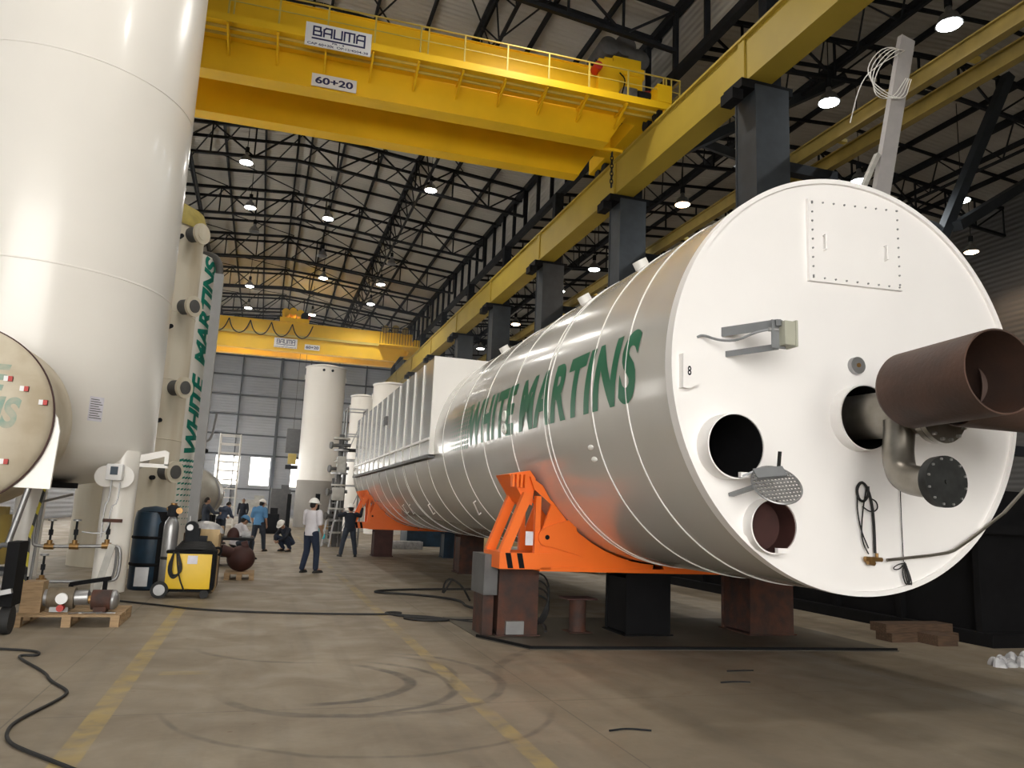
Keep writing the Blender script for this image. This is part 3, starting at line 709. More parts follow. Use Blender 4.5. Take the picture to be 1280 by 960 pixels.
MB().cyl((5.06, TY - .06, 3.01), (5.06, TY - .05, 3.01), .02, seg=16).build('plug', M['brass'], tk)
lp = MB().prism([(3.245, 2.64), (3.32, 2.64), (3.40, 2.68), (3.435, 2.78), (3.40, 2.89), (3.32, 2.935), (3.245, 2.93)], TY - .07, TY - .001).build('name_plate', M['greybox'] if False else M['endwhite'], tk, smooth=False)
flat_text('8', (3.285, TY - .075, 2.745), .035, .08, offset=.02).build('lettering', M['dark'], lp, smooth=False)
# bracket with junction box and its cable
m = MB(); bx0, bx1 = 3.66, 4.06
m.bar((3.66, TY, 3.17), (3.90, TY - .45, 3.17), .012, .08, up=(0, 0, 1)).bar((3.70, TY, 2.98), (3.90, TY - .45, 2.98), .012, .05)
m.bar((3.90, TY - .45, 3.17), (3.92, TY - .48, 3.17), .10, .05).bar((3.90, TY - .45, 2.965), (3.90, TY - .45, 3.20), .13, .012)
br = m.build('box_bracket', M['greybox'], tk, smooth=False)
MB().cb(3.955, TY - .47, 3.085, .10, .12, .20, .006).cb(4.015, TY - .47, 3.085, .02, .14, .22, .006).build('junction_box', M['beige_box'], br)
MB().cyl((3.82, TY - .43, 3.12), (3.90, TY - .45, 3.12), .018).build('cable_gland', M['zinc'], br)
MB().tube([(3.42, TY, 3.10), (3.45, TY - .04, 3.115), (3.55, TY - .12, 3.06), (3.64, TY - .25, 3.04), (3.74, TY - .36, 3.10), (3.83, TY - .43, 3.12)], .011).build('conduit_cable', M['greybox'], br)
# coiled hose and drop wire
hs = MB()
hs.tube([(5.19, TY - .03, 1.34), (5.19, TY - .03, 1.6), (5.17, TY - .03, 1.80), (5.12, TY - .03, 1.93), (5.06, TY - .03, 1.96), (5.01, TY - .03, 1.90), (5.02, TY - .04, 1.80), (5.08, TY - .04, 1.78), (5.13, TY - .04, 1.84), (5.13, TY - .04, 1.92)], .012)
hs.tube([(5.08, TY - .03, 1.96), (5.02, TY - .03, 1.90), (5.01, TY - .03, 1.7), (5.05, TY - .03, 1.52), (5.12, TY - .03, 1.38)], .006, 6)
hs.tube([(5.12, TY - .03, 1.90), (5.08, TY - .03, 1.75), (5.05, TY - .03, 1.55), (5.06, TY - .03, 1.42), (5.12, TY - .03, 1.33)], .006, 6)
hs.tube([(5.07, TY - .03, 1.74), (5.14, TY - .05, 1.69), (5.23, TY - .04, 1.72), (5.22, TY - .04, 1.79), (5.15, TY - .03, 1.82)], .006, 6)
tag(hs.build('hose_coil', M['rubber'], loc=(5.1, TY - .03, 1.6)), 'thin black hose looped and hung on the white tank end', 'hose')
dw = MB().tube([(5.50, TY - .03, 2.1), (5.505, TY - .02, 1.7), (5.51, TY - .02, 1.27)], .004, 6)
for a in range(3): dw.tube([(5.51, TY - .03, 1.27), (5.46 + .03 * a, TY - .05, 1.17 - .02 * a), (5.50 + .03 * a, TY - .05, 1.06), (5.55 + .01 * a, TY - .04, 1.12), (5.52, TY - .03, 1.26)], .006, 6)
dw.tube([(5.51, TY - .03, 1.26), (5.42, TY - .05, 1.25), (5.35, TY - .05, 1.21), (5.42, TY - .05, 1.20), (5.51, TY - .03, 1.25)], .005, 6)
tag(dw.build('hanging_wire', M['rubber'], loc=(5.5, TY - .03, 1.7)), 'thin dark wire hanging down the tank end with a small coil at its tip', 'wire')
dp = MB().tube([(5.30, TY - .05, 1.283), (5.95, TY - .05, 1.352), (6.10, TY - .06, 1.40), (6.66, TY - .08, 1.75)], .014, 8, smooth_iter=1).tube([(6.66, TY - .08, 1.75), (7.35, TY - .15, 2.38), (7.8, TY - .2, 2.8)], .016, 8, smooth_iter=1)
dr = dp.build('drain_pipe', M['stainless'], tk)
MB().cyl((5.06, TY - .05, 1.29), (5.24, TY - .05, 1.285), .020).cyl((5.12, TY - .08, 1.28), (5.12, TY, 1.28), .028).cyl((5.19, TY - .05, 1.285), (5.19, TY - .05, 1.34), .014).cyl((5.08, TY - .06, 1.26), (5.15, TY - .06, 1.25), .02).build('valve', M['brass'], dr)
# round grating hung under the upper port
gc = Vector((3.93, TY - .36, 1.865)); nrm = Vector((-.20, -.74, .64)).normalized()
gx = Vector((1, 0, .0)); gx = (gx - nrm * gx.dot(nrm)).normalized(); gy = nrm.cross(gx)
m = MB(); rg = .20
m.tube([gc + gx * rg * math.cos(t) + gy * rg * math.sin(t) for t in [k * PI / 16 for k in range(32)]], .008, 6, closed=True, smooth_iter=0)
for k in range(-6, 7):
    u = k * rg / 6.6; L_ = math.sqrt(max(0, rg * rg - u * u))
    m.bar(gc + gx * u - gy * L_, gc + gx * u + gy * L_, .008, .012, up=nrm)
for k in range(-5, 6):
    u = k * rg / 5.5; L_ = math.sqrt(max(0, rg * rg - u * u))
    m.bar(gc + gy * u - gx * L_, gc + gy * u + gx * L_, .014, .012, up=nrm)
g = m.build('grating', M['zinc'], tk)
MB().bar(gc - gx * .1 + gy * .17, (3.72, TY - .165, 1.92), .06, .015).bar(gc - gx * .19, (3.74, TY - .01, 1.78), .05, .03).bar(gc + gy * .12 - gx * .14 + nrm * .02, gc + gy * .12 + gx * .12 + nrm * .02, .10, .012, up=nrm).build('hinge_plate', M['greybox'], g, smooth=False)
MB().bar(gc + gx * .10 + gy * .18, gc + gx * .10 + gy * .18 + Vector((0, -.02, .13)), .03, .01).build('lug', M['darkflange'], g, smooth=False)

# stainless manifold coming out of the middle port
mf = thing('pipe_manifold', 'grey steel pipe with a down-turned elbow and bolted flanges coming out of the tank end', 'pipe', (5.07, TY - .2, 2.4))
P0 = Vector((5.07, TY + .5, 2.55)); P1 = Vector((5.19, 4.90, 2.53))
MB().cyl(P0, P1, .205, seg=48).build('main_pipe', M['stainless'], mf)
dv = (P1 - P0).normalized()
fl = MB().cyl(P1, P1 + dv * .05, .275, seg=48).cyl(P1 + dv * .055, P1 + dv * .10, .275, seg=48).build('flange', M['stainless'], mf)
def bolts(c, n, r, cnt, parent, size=.014, ln=.03):
    n = n.normalized(); u = n.cross(Vector((0, 0, 1))).normalized(); v = n.cross(u)
    for k in range(cnt):
        t = 2 * PI * (k + .5) / cnt; p = c + (u * math.cos(t) + v * math.sin(t)) * r
        MB().cyl(p, p + n * ln, size, seg=6).build('bolt', M['bolt'], parent)
bolts(P1 + dv * .10, dv, .25, 16, fl)
E0 = Vector((5.05, 5.12, 2.36)); F1 = Vector((4.92, 4.57, 1.925)); 
MB().tube([E0 + Vector((0, 0, .1)), E0, Vector((5.02, 5.12, 2.16)), Vector((4.99, 5.05, 1.98)), Vector((4.96, 4.84, 1.93)), F1 + Vector((0, .03, 0))], .122, 32, smooth_iter=3).build('elbow', M['stainless'], mf)
n2 = Vector((-.04, -1, .0)).normalized()
bf = MB().cyl(F1 - n2 * .06, F1 - n2 * .02, .192, seg=48).cyl(F1 - n2 * .015, F1 + n2 * .02, .196, seg=48).cyl(F1 + n2 * .02, F1 + n2 * .028, .02, seg=16).build('blind_flange', M['darkflange'], mf)
bolts(F1 + n2 * .012, n2, .175, 12, bf, .010, .02)
# oxidised brown pipe tee
A0 = Vector((4.7505, 4.6971, 2.6288)); A1 = Vector((4.6820, 3.8521, 2.6369))
bt = thing('brown_pipe', 'large open-ended brown oxidised steel pipe tee in front of the tank end', 'pipe', tuple(P1))
R_ = .2975
MB().cyl(A0, A1, R_, seg=64, inner=R_ - .012).build('run_pipe', M['rustpipe'], bt)
ad = (A1 - A0).normalized()
MB().ell((0, 0, 0), R_ * .99, R_ * .99, .15, 48, 8, 0).xf(Matrix.Translation(A0 + ad * .01) @ (-ad).to_track_quat('Z', 'Y').to_matrix().to_4x4()).build('end_cap', M['rustpipe'], bt)
mid_ = A0.lerp(A1, .16)
B1 = Vector((6.3263, 4.2074, 2.5752))
MB().cyl(mid_ + (B1 - mid_).normalized() * .285, B1, R_ * .92, seg=48, inner=R_ * .92 - .012).build('branch_pipe', M['rustpipe'], bt)

# panelled box duct riding on the tank
bxd = thing('panel_duct', 'long white box duct of upright panels mounted on the flank of the big tank', 'duct', (3.12, 15.0, 2.6))
MB().prism([(3.10, 2.63), (3.22, 2.63), (3.22, 3.4), (3.75, 4.25), (4.4, 4.50), (4.6, 4.54), (4.6, 4.60), (3.10, 4.60)], 15.0, 28.0).build('casing', M['satinbox'], bxd, smooth=False)
MB().prism([(3.08, 2.60), (3.25, 2.60), (3.25, 3.35), (3.55, 3.95), (4.0, 4.36), (4.5, 4.56), (4.6, 4.61), (3.08, 4.61)], 14.95, 15.0).build('end_panel', M['white'], bxd, smooth=False)
for k in range(1, 13): MB().box(3.075, 15.0 + k, 2.64, 3.10, 15.03 + k, 4.60).build('panel_seam', M['bead'], bxd, smooth=False)
MB().box(3.06, 15.0, 2.92, 3.10, 28.0, 2.97).build('lower_rail', M['bead'], bxd, smooth=False)
MB().box(3.05, 14.95, 2.56, 3.24, 28.0, 2.63).build('sill', M['grey_post'], bxd, smooth=False)
MB().box(3.06, 20.9, 3.78, 3.10, 21.3, 4.02).build('hatch', M['grey_post'], bxd, smooth=False)

# saddles
def saddle():
    t = thing('saddle', '', 'saddle')
    def web(y0, y1, nm='web_plate'):
        for s in (1, -1):
            m = MB()
            def q(x): return x if s == 1 else 2 * TX - x
            arc_ = [(TX - (TR + .02) * math.cos(math.radians(a)), TZ - (TR + .02) * math.sin(math.radians(a))) for a in (30, 36, 42, 48, 54, 60, 66, 72, 78, 84, 88)]
            poly = [(3.24, 2.02)] + arc_ + [(TX - .1, .86), (3.40, .86), (3.40, 1.05), (3.40, 1.30), (3.55, 1.72), (3.30, 1.86)]
            m.prism([(q(a), b_) for a, b_ in poly], y0, y1)
            m.build(nm, M['orange'], t, world=False, smooth=False)
    web(-.34, -.30); web(.30, .34)
    for s in (1, -1):
        def q(x): return x if s == 1 else 2 * TX - x
        for y in (-.33, .27):
            MB().bar((q(3.22), y + .03, 1.80), (q(2.93), y + .03, 1.06), .12, .10, up=(0, 1, 0)).build('strut', M['orange'], t, world=False, smooth=False)
            MB().bar((q(3.36), y + .02, 1.78), (q(3.36), y + .02, 1.06), .07, .08).build('upright', M['orange'], t, world=False, smooth=False)
        b = MB(); a_, c_ = sorted((q(2.87), q(3.55))); b.box(a_, -.36, .87, c_, .36, 1.07).build('base_beam', M['orange'], t, world=False, smooth=False)
        for k in (2.95, 3.10):
            a_, c_ = sorted((q(k), q(k + .07)))
            MB().prism([(a_ + .03, .88), (c_ + .03, .88), (c_ - .01, 1.065), (a_ - .01, 1.065)], -.366, -.361).build('hazard_stripe', M['black'], t, world=False, smooth=False)
        m = MB().prism([(q(2.98), 2.04), (q(3.26), 2.10), (q(3.34), 2.0), (q(3.30), 1.66), (q(3.20), 1.70)], -.26, .34); m.build('cap_box', M['orange'], t, world=False, smooth=False)
        m = MB()
        for k in range(4): m.box(min(q(3.0 + .055 * k), q(3.03 + .055 * k)), -.345, 1.88, max(q(3.0 + .055 * k), q(3.03 + .055 * k)), -.26, 2.04)
        m.build('cap_fins', M['orange'], t, world=False, smooth=False)
        hp = MB().cyl((q(3.48), -.38, 1.27), (q(3.48), -.34, 1.27), .115, seg=32, inner=.028).prism([(q(3.44), 1.385), (q(3.85), 1.52), (q(3.95), 1.05), (q(3.50), 1.16)], -.375, -.345).build('hinge_plate', M['orange'], t, world=False, smooth=False)
        MB().cyl((q(3.48), -.385, 1.27), (q(3.48), -.35, 1.27), .03, seg=16).build('pin_hole', M['black'], hp, world=False)
    MB().box(3.4, -.36, .85, 2 * TX - 3.4, .36, .90).build('base_plate', M['orange'], t, world=False, smooth=False)
    return t
s1 = saddle(); s1.location = (0, 9.62, 0); tag(s1, 'bright orange steel cradle with black stripes under the near part of the big tank', 'cradle', 'orange tank cradles')
s2 = copy_tree(s1); s2.location = (0, 25.6, 0); tag(s2, 'orange steel cradle under the far end of the big tank beside the scaffold', 'cradle', 'orange tank cradles')
tg = MB().cb(3.24, 9.24, 1.25, .10, .01, .17).build('paper_tag', M['paper'], loc=(3.24, 9.24, 1.25)); tag(tg, 'small white paper tag tied inside the near orange cradle', 'tag')

# support posts
def post(x, y, wd, h, m_, label, flange=None):
    t = thing('support_post', label, 'support post', (x, y, 0), 0, 'steel support posts under the big tank')
    m = MB(); m.box(-wd / 2, -wd / 2, .03, wd / 2, -wd / 2 + .03, h).box(-wd / 2, wd / 2 - .03, .03, wd / 2, wd / 2, h).box(-.02, -wd / 2 + .03, .03, .02, wd / 2 - .03, h).box(-wd / 2 + .02, -wd / 2 + .03, .05, -wd / 2 + .04, wd / 2 - .03, h - .05).box(wd / 2 - .04, -wd / 2 + .03, .05, wd / 2 - .02, wd / 2 - .03, h - .05)
    m.build('column', m_, t, world=False, smooth=False)
    MB().box(-wd / 2 - .03, -wd / 2 - .03, 0, wd / 2 + .03, wd / 2 + .03, .03).build('base_plate', m_, t, world=False, smooth=False)
    MB().box(-wd / 2, -wd / 2, h, wd / 2, wd / 2, h + .03).build('top_plate', m_, t, world=False, smooth=False)
    return t
p = post(3.26, 9.90, .54, .82, M['rust'], 'rusty brown steel post under the near orange cradle, a grey flange plate on its side')
MB().box(-.48, -.3, .52, -.30, .3, 1.02).build('side_plate', M['grey_post'], p, world=False, smooth=False)
MB().box(-.45, -.2, .015, -.31, .25, .52).build('side_column', M['rust'], p, world=False, smooth=False)
MB().cb(-.05, -.30, .12, .24, .05, .16).build('number_plate', M['zinc'], p, world=False, smooth=False)
p = post(5.09, 9.90, .66, .80, M['black'], 'black steel post with a notched top under the belly of the big tank')
MB().box(-.1, -.3, .83, .1, .3, .98).build('saddle_block', M['black'], p, world=False, smooth=False)
p = post(7.02, 9.90, .72, .85, M['rust'], 'reddish brown steel post standing to the right beneath the tank end')
MB().box(.37, -.28, .35, .41, .1, .68).build('side_plate', M['zinc'], p, world=False, smooth=False)
p = post(3.9, 25.6, .6, .82, M['rustred'], 'dark red-brown steel post under the far orange cradle')
p = post(6.2, 25.6, .6, .82, M['bluedrum'], 'dark blue steel post under the far cradle')
p = post(5.2, 19.5, .62, .94, M['rust'], 'rusty steel post halfway along beneath the big tank')
t = thing('pedestal', 'short rusty pipe pedestal with a square top plate on the steel floor plate', 'pedestal', (4.22, 9.95, .015))
MB().cyl((0, 0, .01), (0, 0, .43), .115, seg=28).build('pipe', M['rust'], t, world=False)
MB().cb(0, 0, .44, .44, .34, .02).build('top_plate', M['rustred'], t, world=False, smooth=False)
MB().cb(0, 0, .005, .32, .32, .01).build('base_plate', M['rust'], t, world=False, smooth=False)
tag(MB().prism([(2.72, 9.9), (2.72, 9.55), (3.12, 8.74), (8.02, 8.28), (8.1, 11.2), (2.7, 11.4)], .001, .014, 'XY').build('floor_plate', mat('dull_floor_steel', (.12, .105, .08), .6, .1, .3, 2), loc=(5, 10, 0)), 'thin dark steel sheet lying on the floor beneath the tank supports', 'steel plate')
tag(MB().bar((3.13, 8.73, .03), (7.98, 8.28, .03), .03, .03).bar((3.13, 8.73, .03), (2.72, 9.6, .03), .03, .03).build('edge_bar', M['black'], loc=(5.5, 8.5, 0), smooth=False), 'long thin black bar along the front edge of the floor sheet', 'bar')

# ------------------------------------------------------------------ leaning grey beam behind the tank
t = thing('leaning_beam', 'tall pale grey beam leaning up behind the top of the tank end, cables looped near its tip', 'beam', (11.06, 13.2, 1.68))
MB().bar((11.06, 13.2, 1.70), (13.72, 13.2, 13.15), .40, .14, up=(0, 1, 0)).build('beam_body', mat('pale_grey_coating', (.42, .40, .39), .6, 0, .12, 3), t, smooth=False)
MB().bar((11.3, 13.2, 7.2), (12.72, 13.2, 10.0), .12, .1).build('side_stay', M['tarp'], t, smooth=False)
m = MB()
for k in range(4):
    m.tube([(13.55, 13.1, 12.75), (13.2 - .12 * k, 13.0, 12.65), (12.6 - .1 * k, 13.0, 12.0), (12.45, 13.0, 11.3 + .1 * k), (13.0 + .12 * k, 13.0, 11.3), (13.5 + .05 * k, 13.05, 12.0)], .012, 6)
m.tube([(13.55, 13.1, 12.75), (12.5, 13.0, 12.0), (12.1, 13.0, 11.5), (11.8, 13.0, 10.5)], .012, 6)
m.build('cable_loops', M['white'], t)

# ------------------------------------------------------------------ big vertical white tank on the left
VX, VY, VR = -3.66, 14.0, 1.9
vt = thing('vertical_tank', 'very large upright glossy white tank on three legs at the left', 'tank', (VX, VY, 0))
prof = [(.02, 1.62), (.6, 1.66), (1.2, 1.78), (1.6, 1.94), (1.82, 2.10), (VR, 2.30), (VR, 15.0), (1.6, 15.4), (.8, 15.7), (.02, 15.8)]
MB().lathe(prof, (VX, VY, 0), 'Z', 128, close=False).build('shell', M['cream_white'], vt)
for z in (4.83, 8.1, 11.3, 14.5): MB().lathe([(VR - .004, -.02), (VR + .007, -.01), (VR + .007, .01), (VR - .004, .02)], (VX, VY, z), 'Z', 128, close=False).build('weld_band', M['cream_white'], vt)
for ang in (-23.5, 96.5, 216.5):
    a = math.radians(ang); x, y = VX + 1.72 * math.cos(a), VY + 1.72 * math.sin(a)
    lg = MB().cyl((x, y, .12), (x, y, 2.25), .235, seg=32).build('leg', M['cream_white'], vt)
    MB().cyl((x, y, 0), (x, y, .12), .18, seg=24).build('foot', M['black'], lg)
m = MB(); m.prism([(-1.95, 2.18), (-1.50, 2.30), (-1.44, 2.27), (-1.44, 2.06), (-1.50, 2.06), (-1.50, 2.2), (-1.90, 2.08)], 13.3, 13.36).prism([(-1.95, 2.02), (-1.44, 2.02), (-1.44, 2.08), (-1.95, 2.08)], 13.3, 13.36)
m.build('lug_bracket', M['white'], vt, smooth=False)
lb = MB()
def on_v(az, z, r=VR + .004): a = math.radians(az); return Vector((VX + r * math.cos(a), VY + r * math.sin(a), z))
def on_patch(m, a0, a1, z0, z1, r=VR + .005, n=6):
    for i in range(n):
        u0, u1 = a0 + (a1 - a0) * i / n, a0 + (a1 - a0) * (i + 1) / n
        f = [m.bm.verts.new(on_v(u0, z0, r)), m.bm.verts.new(on_v(u1, z0, r)), m.bm.verts.new(on_v(u1, z1, r)), m.bm.verts.new(on_v(u0, z1, r))]; m.bm.faces.new(f)
on_patch(lb, -52.5, -46, 2.62, 2.98); lbl = lb.build('data_label', M['paper'], vt)
m = MB()
for k in range(9): on_patch(m, -52, -46.5 - (k % 3) * .8, 2.66 + k * .034, 2.672 + k * .034, VR + .007, 3)
m.build('print_lines', M['grey_post'], lbl)
# valve piping hung under the tank, on the leg
pg = thing('valve_piping', 'thin steel pipework with brass valves and a gauge box under the big white tank', 'piping', (-2.2, 12.7, .3))
m = MB(); m.tube([(-3.02, 12.75, 1.35), (-3.04, 12.75, .85), (-2.98, 12.75, .79), (-1.98, 12.75, .83), (-1.88, 12.75, .80), (-1.87, 12.75, .40), (-1.95, 12.75, .32), (-2.85, 12.75, .31)], .024, 10, smooth_iter=2)
m.tube([(-1.98, 12.75, .81), (-1.93, 12.75, .78), (-1.93, 12.75, .42), (-1.98, 12.75, .35)], .018, 8)
m.tube([(-2.12, 12.75, 1.9), (-2.12, 12.75, 1.5), (-2.17, 12.75, 1.42), (-2.17, 12.75, .95)], .012, 6, smooth_iter=1).tube([(-2.0, 12.72, 1.75), (-2.0, 12.72, 1.45), (-2.08, 12.72, 1.40), (-2.08, 12.72, 1.05), (-2.2, 12.72, 1.0), (-2.42, 12.72, 1.02)], .010, 6, smooth_iter=1)
m.tube([(-2.98, 12.75, 1.43), (-2.6, 12.75, 1.55)], .018, 8, smooth_iter=0).tube([(-3.0, 12.75, .33), (-3.0, 12.9, 1.9)], .02, 8, smooth_iter=0)
m.build('pipe_run', M['zinc'], pg)
for x, z in ((-2.82, .80), (-2.50, .81), (-2.08, .83), (-2.86, .31)):
    v = MB().cyl((x - .06, 12.75, z), (x + .06, 12.75, z), .045).cyl((x, 12.75, z), (x, 12.75, z + .09), .035).build('valve', M['brass'], pg)
    MB().cyl((x, 12.75, z + .08), (x, 12.75, z + .36), .016, seg=8).cyl((x, 12.75, z + .16), (x, 12.75, z + .24), .03).build('stem', M['dark'], v)
    MB().cyl((x, 12.75, z + .36), (x, 12.75, z + .385), .055, seg=20).build('handwheel', M['zinc'] if x < -2.2 else M['dark'], v)
MB().cb(-2.08, 12.68, 1.90, .22, .14, .24, .02).build('gauge_box', M['signwhite'], pg)
MB().cb(-2.08, 12.60, 1.92, .10, .01, .12).build('gauge_display', M['bluedrum'], pg)
MB().cyl((-2.0, 12.80, 1.84), (-2.0, 12.86, 1.84), .17, seg=28).build('cover_plate', M['white'], pg)
MB().cyl((-2.22, 12.86, 1.84), (-2.22, 12.92, 1.84), .16, seg=28).build('cover_plate', M['white'], pg)
MB().box(-2.16, 12.66, 1.17, -1.90, 12.70, 1.22).build('clamp_bar', M['rust'], pg, smooth=False)
MB().bar((-1.98, 12.6, .86), (-2.15, 12.6, .02), .09, .03).build('timber_strip', M['tarp'], pg, smooth=False)
MB().cyl((-2.95, 13.2, 1.72), (-2.95, 13.2, 1.64), .30, seg=28).build('manway', M['black'], pg)
# caution tape strip, hung from the manway
tag(MB().bar((-2.93, 12.55, 1.62), (-3.02, 12.5, .95), .035, .008, up=(0, 1, 0)).bar((-3.02, 12.5, .95), (-2.98, 12.45, .12), .035, .008, up=(0, 1, 0)).build('caution_tape', M['tape'], loc=(-3, 12.5, 1), smooth=False), 'yellow and black tape strip hanging under the big white tank', 'tape')
m = MB(); m.tube([(-3.05, 12.02, 2.32), (-2.78, 12.0, 2.52), (-2.77, 12.0, 2.64), (-2.66, 11.98, 2.66)], .008, 6, smooth_iter=0)
tag(m.build('thin_rod', M['dark'], loc=(-2.9, 12, 2.4)), 'thin bent dark rod sticking out beside the lettered tanker', 'rod')

# ------------------------------------------------------------------ old tanker at the left edge
tn = thing('tanker', 'weathered cream horizontal tanker with faded green lettering, cut by the left edge', 'tanker', (-3.55, 7, 0))
HX, HZ, HR, HY = -3.55, 2.41, 1.09, 10.45
prof = [(HR * math.cos(t), .28 * math.sin(t)) for t in [k * PI / 2 / 10 for k in range(10)]] + [(.01, .28)]
m = MB(); m.lathe([(r, HY - .0 + 0 - 0) if 0 else (r, -h) for r, h in prof][::-1], (HX, HY, HZ), 'Y', 96, close=False)
m.cyl((HX, HY, HZ), (HX, HY + 1.0, HZ), HR, seg=96, caps=True)
m.build('barrel', M['dirtycream'], tn)
MB().lathe([(HR - .01, 0), (HR + .015, 0), (HR + .015, .04), (HR - .01, .04)], (HX, HY, HZ), 'Y', 96, close=False).build('rim_band', M['rustred'], tn)
def head_y(x, z):
    r = min(.999, math.hypot(x - HX, z - HZ) / HR)
    return HY - .28 * math.sqrt(1 - r * r) - .006
for body, x1, z0, wd, h in (('WHITE', -2.92, 2.70, 1.05, .32), ('MARTINS', -2.76, 2.27, 1.4, .37)):
    bm = text_bm(body, wd, h, shear=.2, offset=.04, slices=6)
    for k in range(1, 30): bmesh.ops.bisect_plane(bm, geom=bm.verts[:] + bm.edges[:] + bm.faces[:], plane_co=(wd * k / 30, 0, 0), plane_no=(1, 0, 0), dist=1e-5)
    for v in bm.verts:
        x, z = x1 - wd + v.co.x, z0 + v.co.y; v.co = Vector((x, head_y(x, z), z))
    r = MB(); r.bm.free(); r.bm = bm; r.build('lettering', M['fadegreen'], tn)
for x, z in ((-2.97, 2.82), (-2.80, 2.72), (-2.60, 2.58), (-3.1, 1.88), (-2.9, 1.86)):
    a = MB().box(x, head_y(x, z) - .004, z, x + .09, head_y(x + .04, z) + .02, z + .06).build('reflector', M['tape'] if 0 else M['signwhite'], tn, smooth=False)
    MB().box(x + .045, head_y(x, z) - .006, z, x + .09, head_y(x + .04, z) + .02, z + .06).build('red_half', M['red'], a, smooth=False)
MB().prism([(-3.9, 1.62), (-2.40, 1.60), (-2.38, 2.3), (-2.42, 2.45), (-2.6, 2.7), (-3.9, 2.0)], HY + .05, HY + .10).build('rear_fender', M['cream_white'], tn, smooth=False)
m = MB(); m.box(-3.95, HY - .1, 1.2, -3.85, HY + .9, 1.5).box(-3.3, HY + .1, .6, -3.2, HY + .2, 1.6).box(-3.3, HY + .1, .6, -2.55, HY + .2, .68)
m.build('chassis_frame', M['dark'], tn, smooth=False)
MB().tube([(-2.55, 10.4, .62), (-2.55, 10.4, .92), (-2.85, 10.4, .95), (-2.9, 10.4, .62), (-2.55, 10.4, .62)], .03, 8, smooth_iter=1).build('guard_loop', M['grey_post'], tn)
MB().tube([(-2.62, 10.5, 1.6), (-2.75, 10.5, .95)], .035, 10, smooth_iter=0).build('support_pipe', M['zinc'], tn)
MB().box(-2.62, 10.0, .30, -2.50, 10.35, 1.0).cyl((-2.56, 10.15, .9), (-2.56, 10.15, .2), .06).build('landing_leg', M['black'], tn, smooth=False)
MB().cyl((-2.60, 10.1, .15), (-2.50, 10.1, .15), .15, seg=28).build('jockey_wheel', M['rubber'], tn)
MB().cyl((-3.7, 10.0, .52), (-3.3, 10.0, .52), .5, seg=40).build('wheel', M['rubber'], tn)
MB().bar((-3.1, 9.8, .35), (-2.45, 9.75, .50), .05, .05).build('drawbar', M['zinc'], tn, smooth=False)
MB().cyl((-3.3, 12.0, .6), (-3.3, 12.0, 1.25), .16, seg=24).cb(-3.3, 12, 1.3, .2, .2, .1).build('valve_body', M['ygold'], tn)

# ------------------------------------------------------------------ pallet with pumps
def pallet(name_label, x0, y0, x1, y1, z=0.0, m_=None, h=.14):
    m_ = m_ or M['wood']
    t = thing('pallet', name_label, 'pallet', ((x0 + x1) / 2, (y0 + y1) / 2, z), 0, 'wooden pallets')
    n = 7
    for k in range(n):
        y = y0 + (y1 - y0 - .09) * k / (n - 1)
        MB().box(x0, y, z + h - .022, x1, y + .09, z + h).build('deck_board', m_, t, smooth=False)
    for xx in (x0, (x0 + x1) / 2 - .05, x1 - .1):
        for yy in (y0, (y0 + y1) / 2 - .05, y1 - .1): MB().box(xx, yy, z + .02, xx + .1, yy + .1, z + h - .022).build('block', m_, t, smooth=False)
        MB().box(xx, y0, z, xx + .1, y1, z + .02).build('bottom_board', m_, t, smooth=False)
    return t
pallet('light wooden pallet loaded with pump parts below the big white tank', -2.62, 10.55, -1.48, 11.5)
tag(MB().box(-2.60, 10.75, .14, -2.38, 11.0, .50).build('wood_block', M['wood'], loc=(-2.5, 10.9, .14), smooth=False), 'upright wooden block at the left end of the pump pallet', 'wood block')
t = thing('pump', 'brown cylindrical pump with a round gauge lying on the pallet', 'pump', (-2.1, 10.9, .14))
MB().cyl((-2.34, 10.9, .30), (-2.05, 10.9, .30), .13, seg=28).build('body', mat('brown_grey_pump', (.20, .16, .11), .6, .2, .4, 8), t)
MB().cyl((-2.05, 10.9, .30), (-1.90, 10.9, .31), .09, seg=24).cyl((-2.38, 10.9, .30), (-2.34, 10.9, .30), .10).box(-2.3, 10.82, .14, -2.1, 10.98, .2).build('end_bell', M['zinc'], t)
MB().cyl((-2.16, 10.74, .31), (-2.16, 10.70, .31), .065, seg=28).build('gauge', M['signwhite'], t)
MB().cyl((-2.16, 10.76, .20), (-2.16, 10.68, .20), .04).build('red_valve', M['red'], t)
t = thing('electric_motor', 'rusty ribbed electric motor lying at the right end of the pump pallet', 'motor', (-1.7, 10.9, .14))
MB().cyl((-1.86, 10.9, .28), (-1.64, 10.9, .28), .12, seg=28).box(-1.82, 10.8, .14, -1.68, 11.0, .2).build('body', M['rust'], t)
MB().ell((-1.62, 10.9, .28), .07, .12, .12).build('fan_cover', M['zinc'], t)
MB().cyl((-1.92, 10.9, .28), (-1.86, 10.9, .28), .05).build('coupling', M['brass'], t)
tag(MB().bar((-2.2, 11.35, .42), (-1.75, 11.3, .50), .12, .05).bar((-2.2, 11.35, .42), (-2.2, 11.35, .15), .05).bar((-1.8, 11.3, .47), (-1.8, 11.3, .15), .05).build('steel_channel', M['black'], loc=(-2, 11.3, .14), smooth=False), 'dark steel channel standing at the back of the pump pallet', 'steel channel')
m = MB()
for k in range(9): m.bar((-2.05 + .05 * k, 10.62 + .02 * (k % 3), .152), (-1.95 + .05 * k, 10.68 + .03 * (k % 2), .152), .02, .012)
tag(m.build('loose_fittings', M['zinc'], loc=(-1.9, 10.65, .15), smooth=False), 'scatter of small loose metal fittings on the front of the pump pallet', 'fittings', kind='stuff')

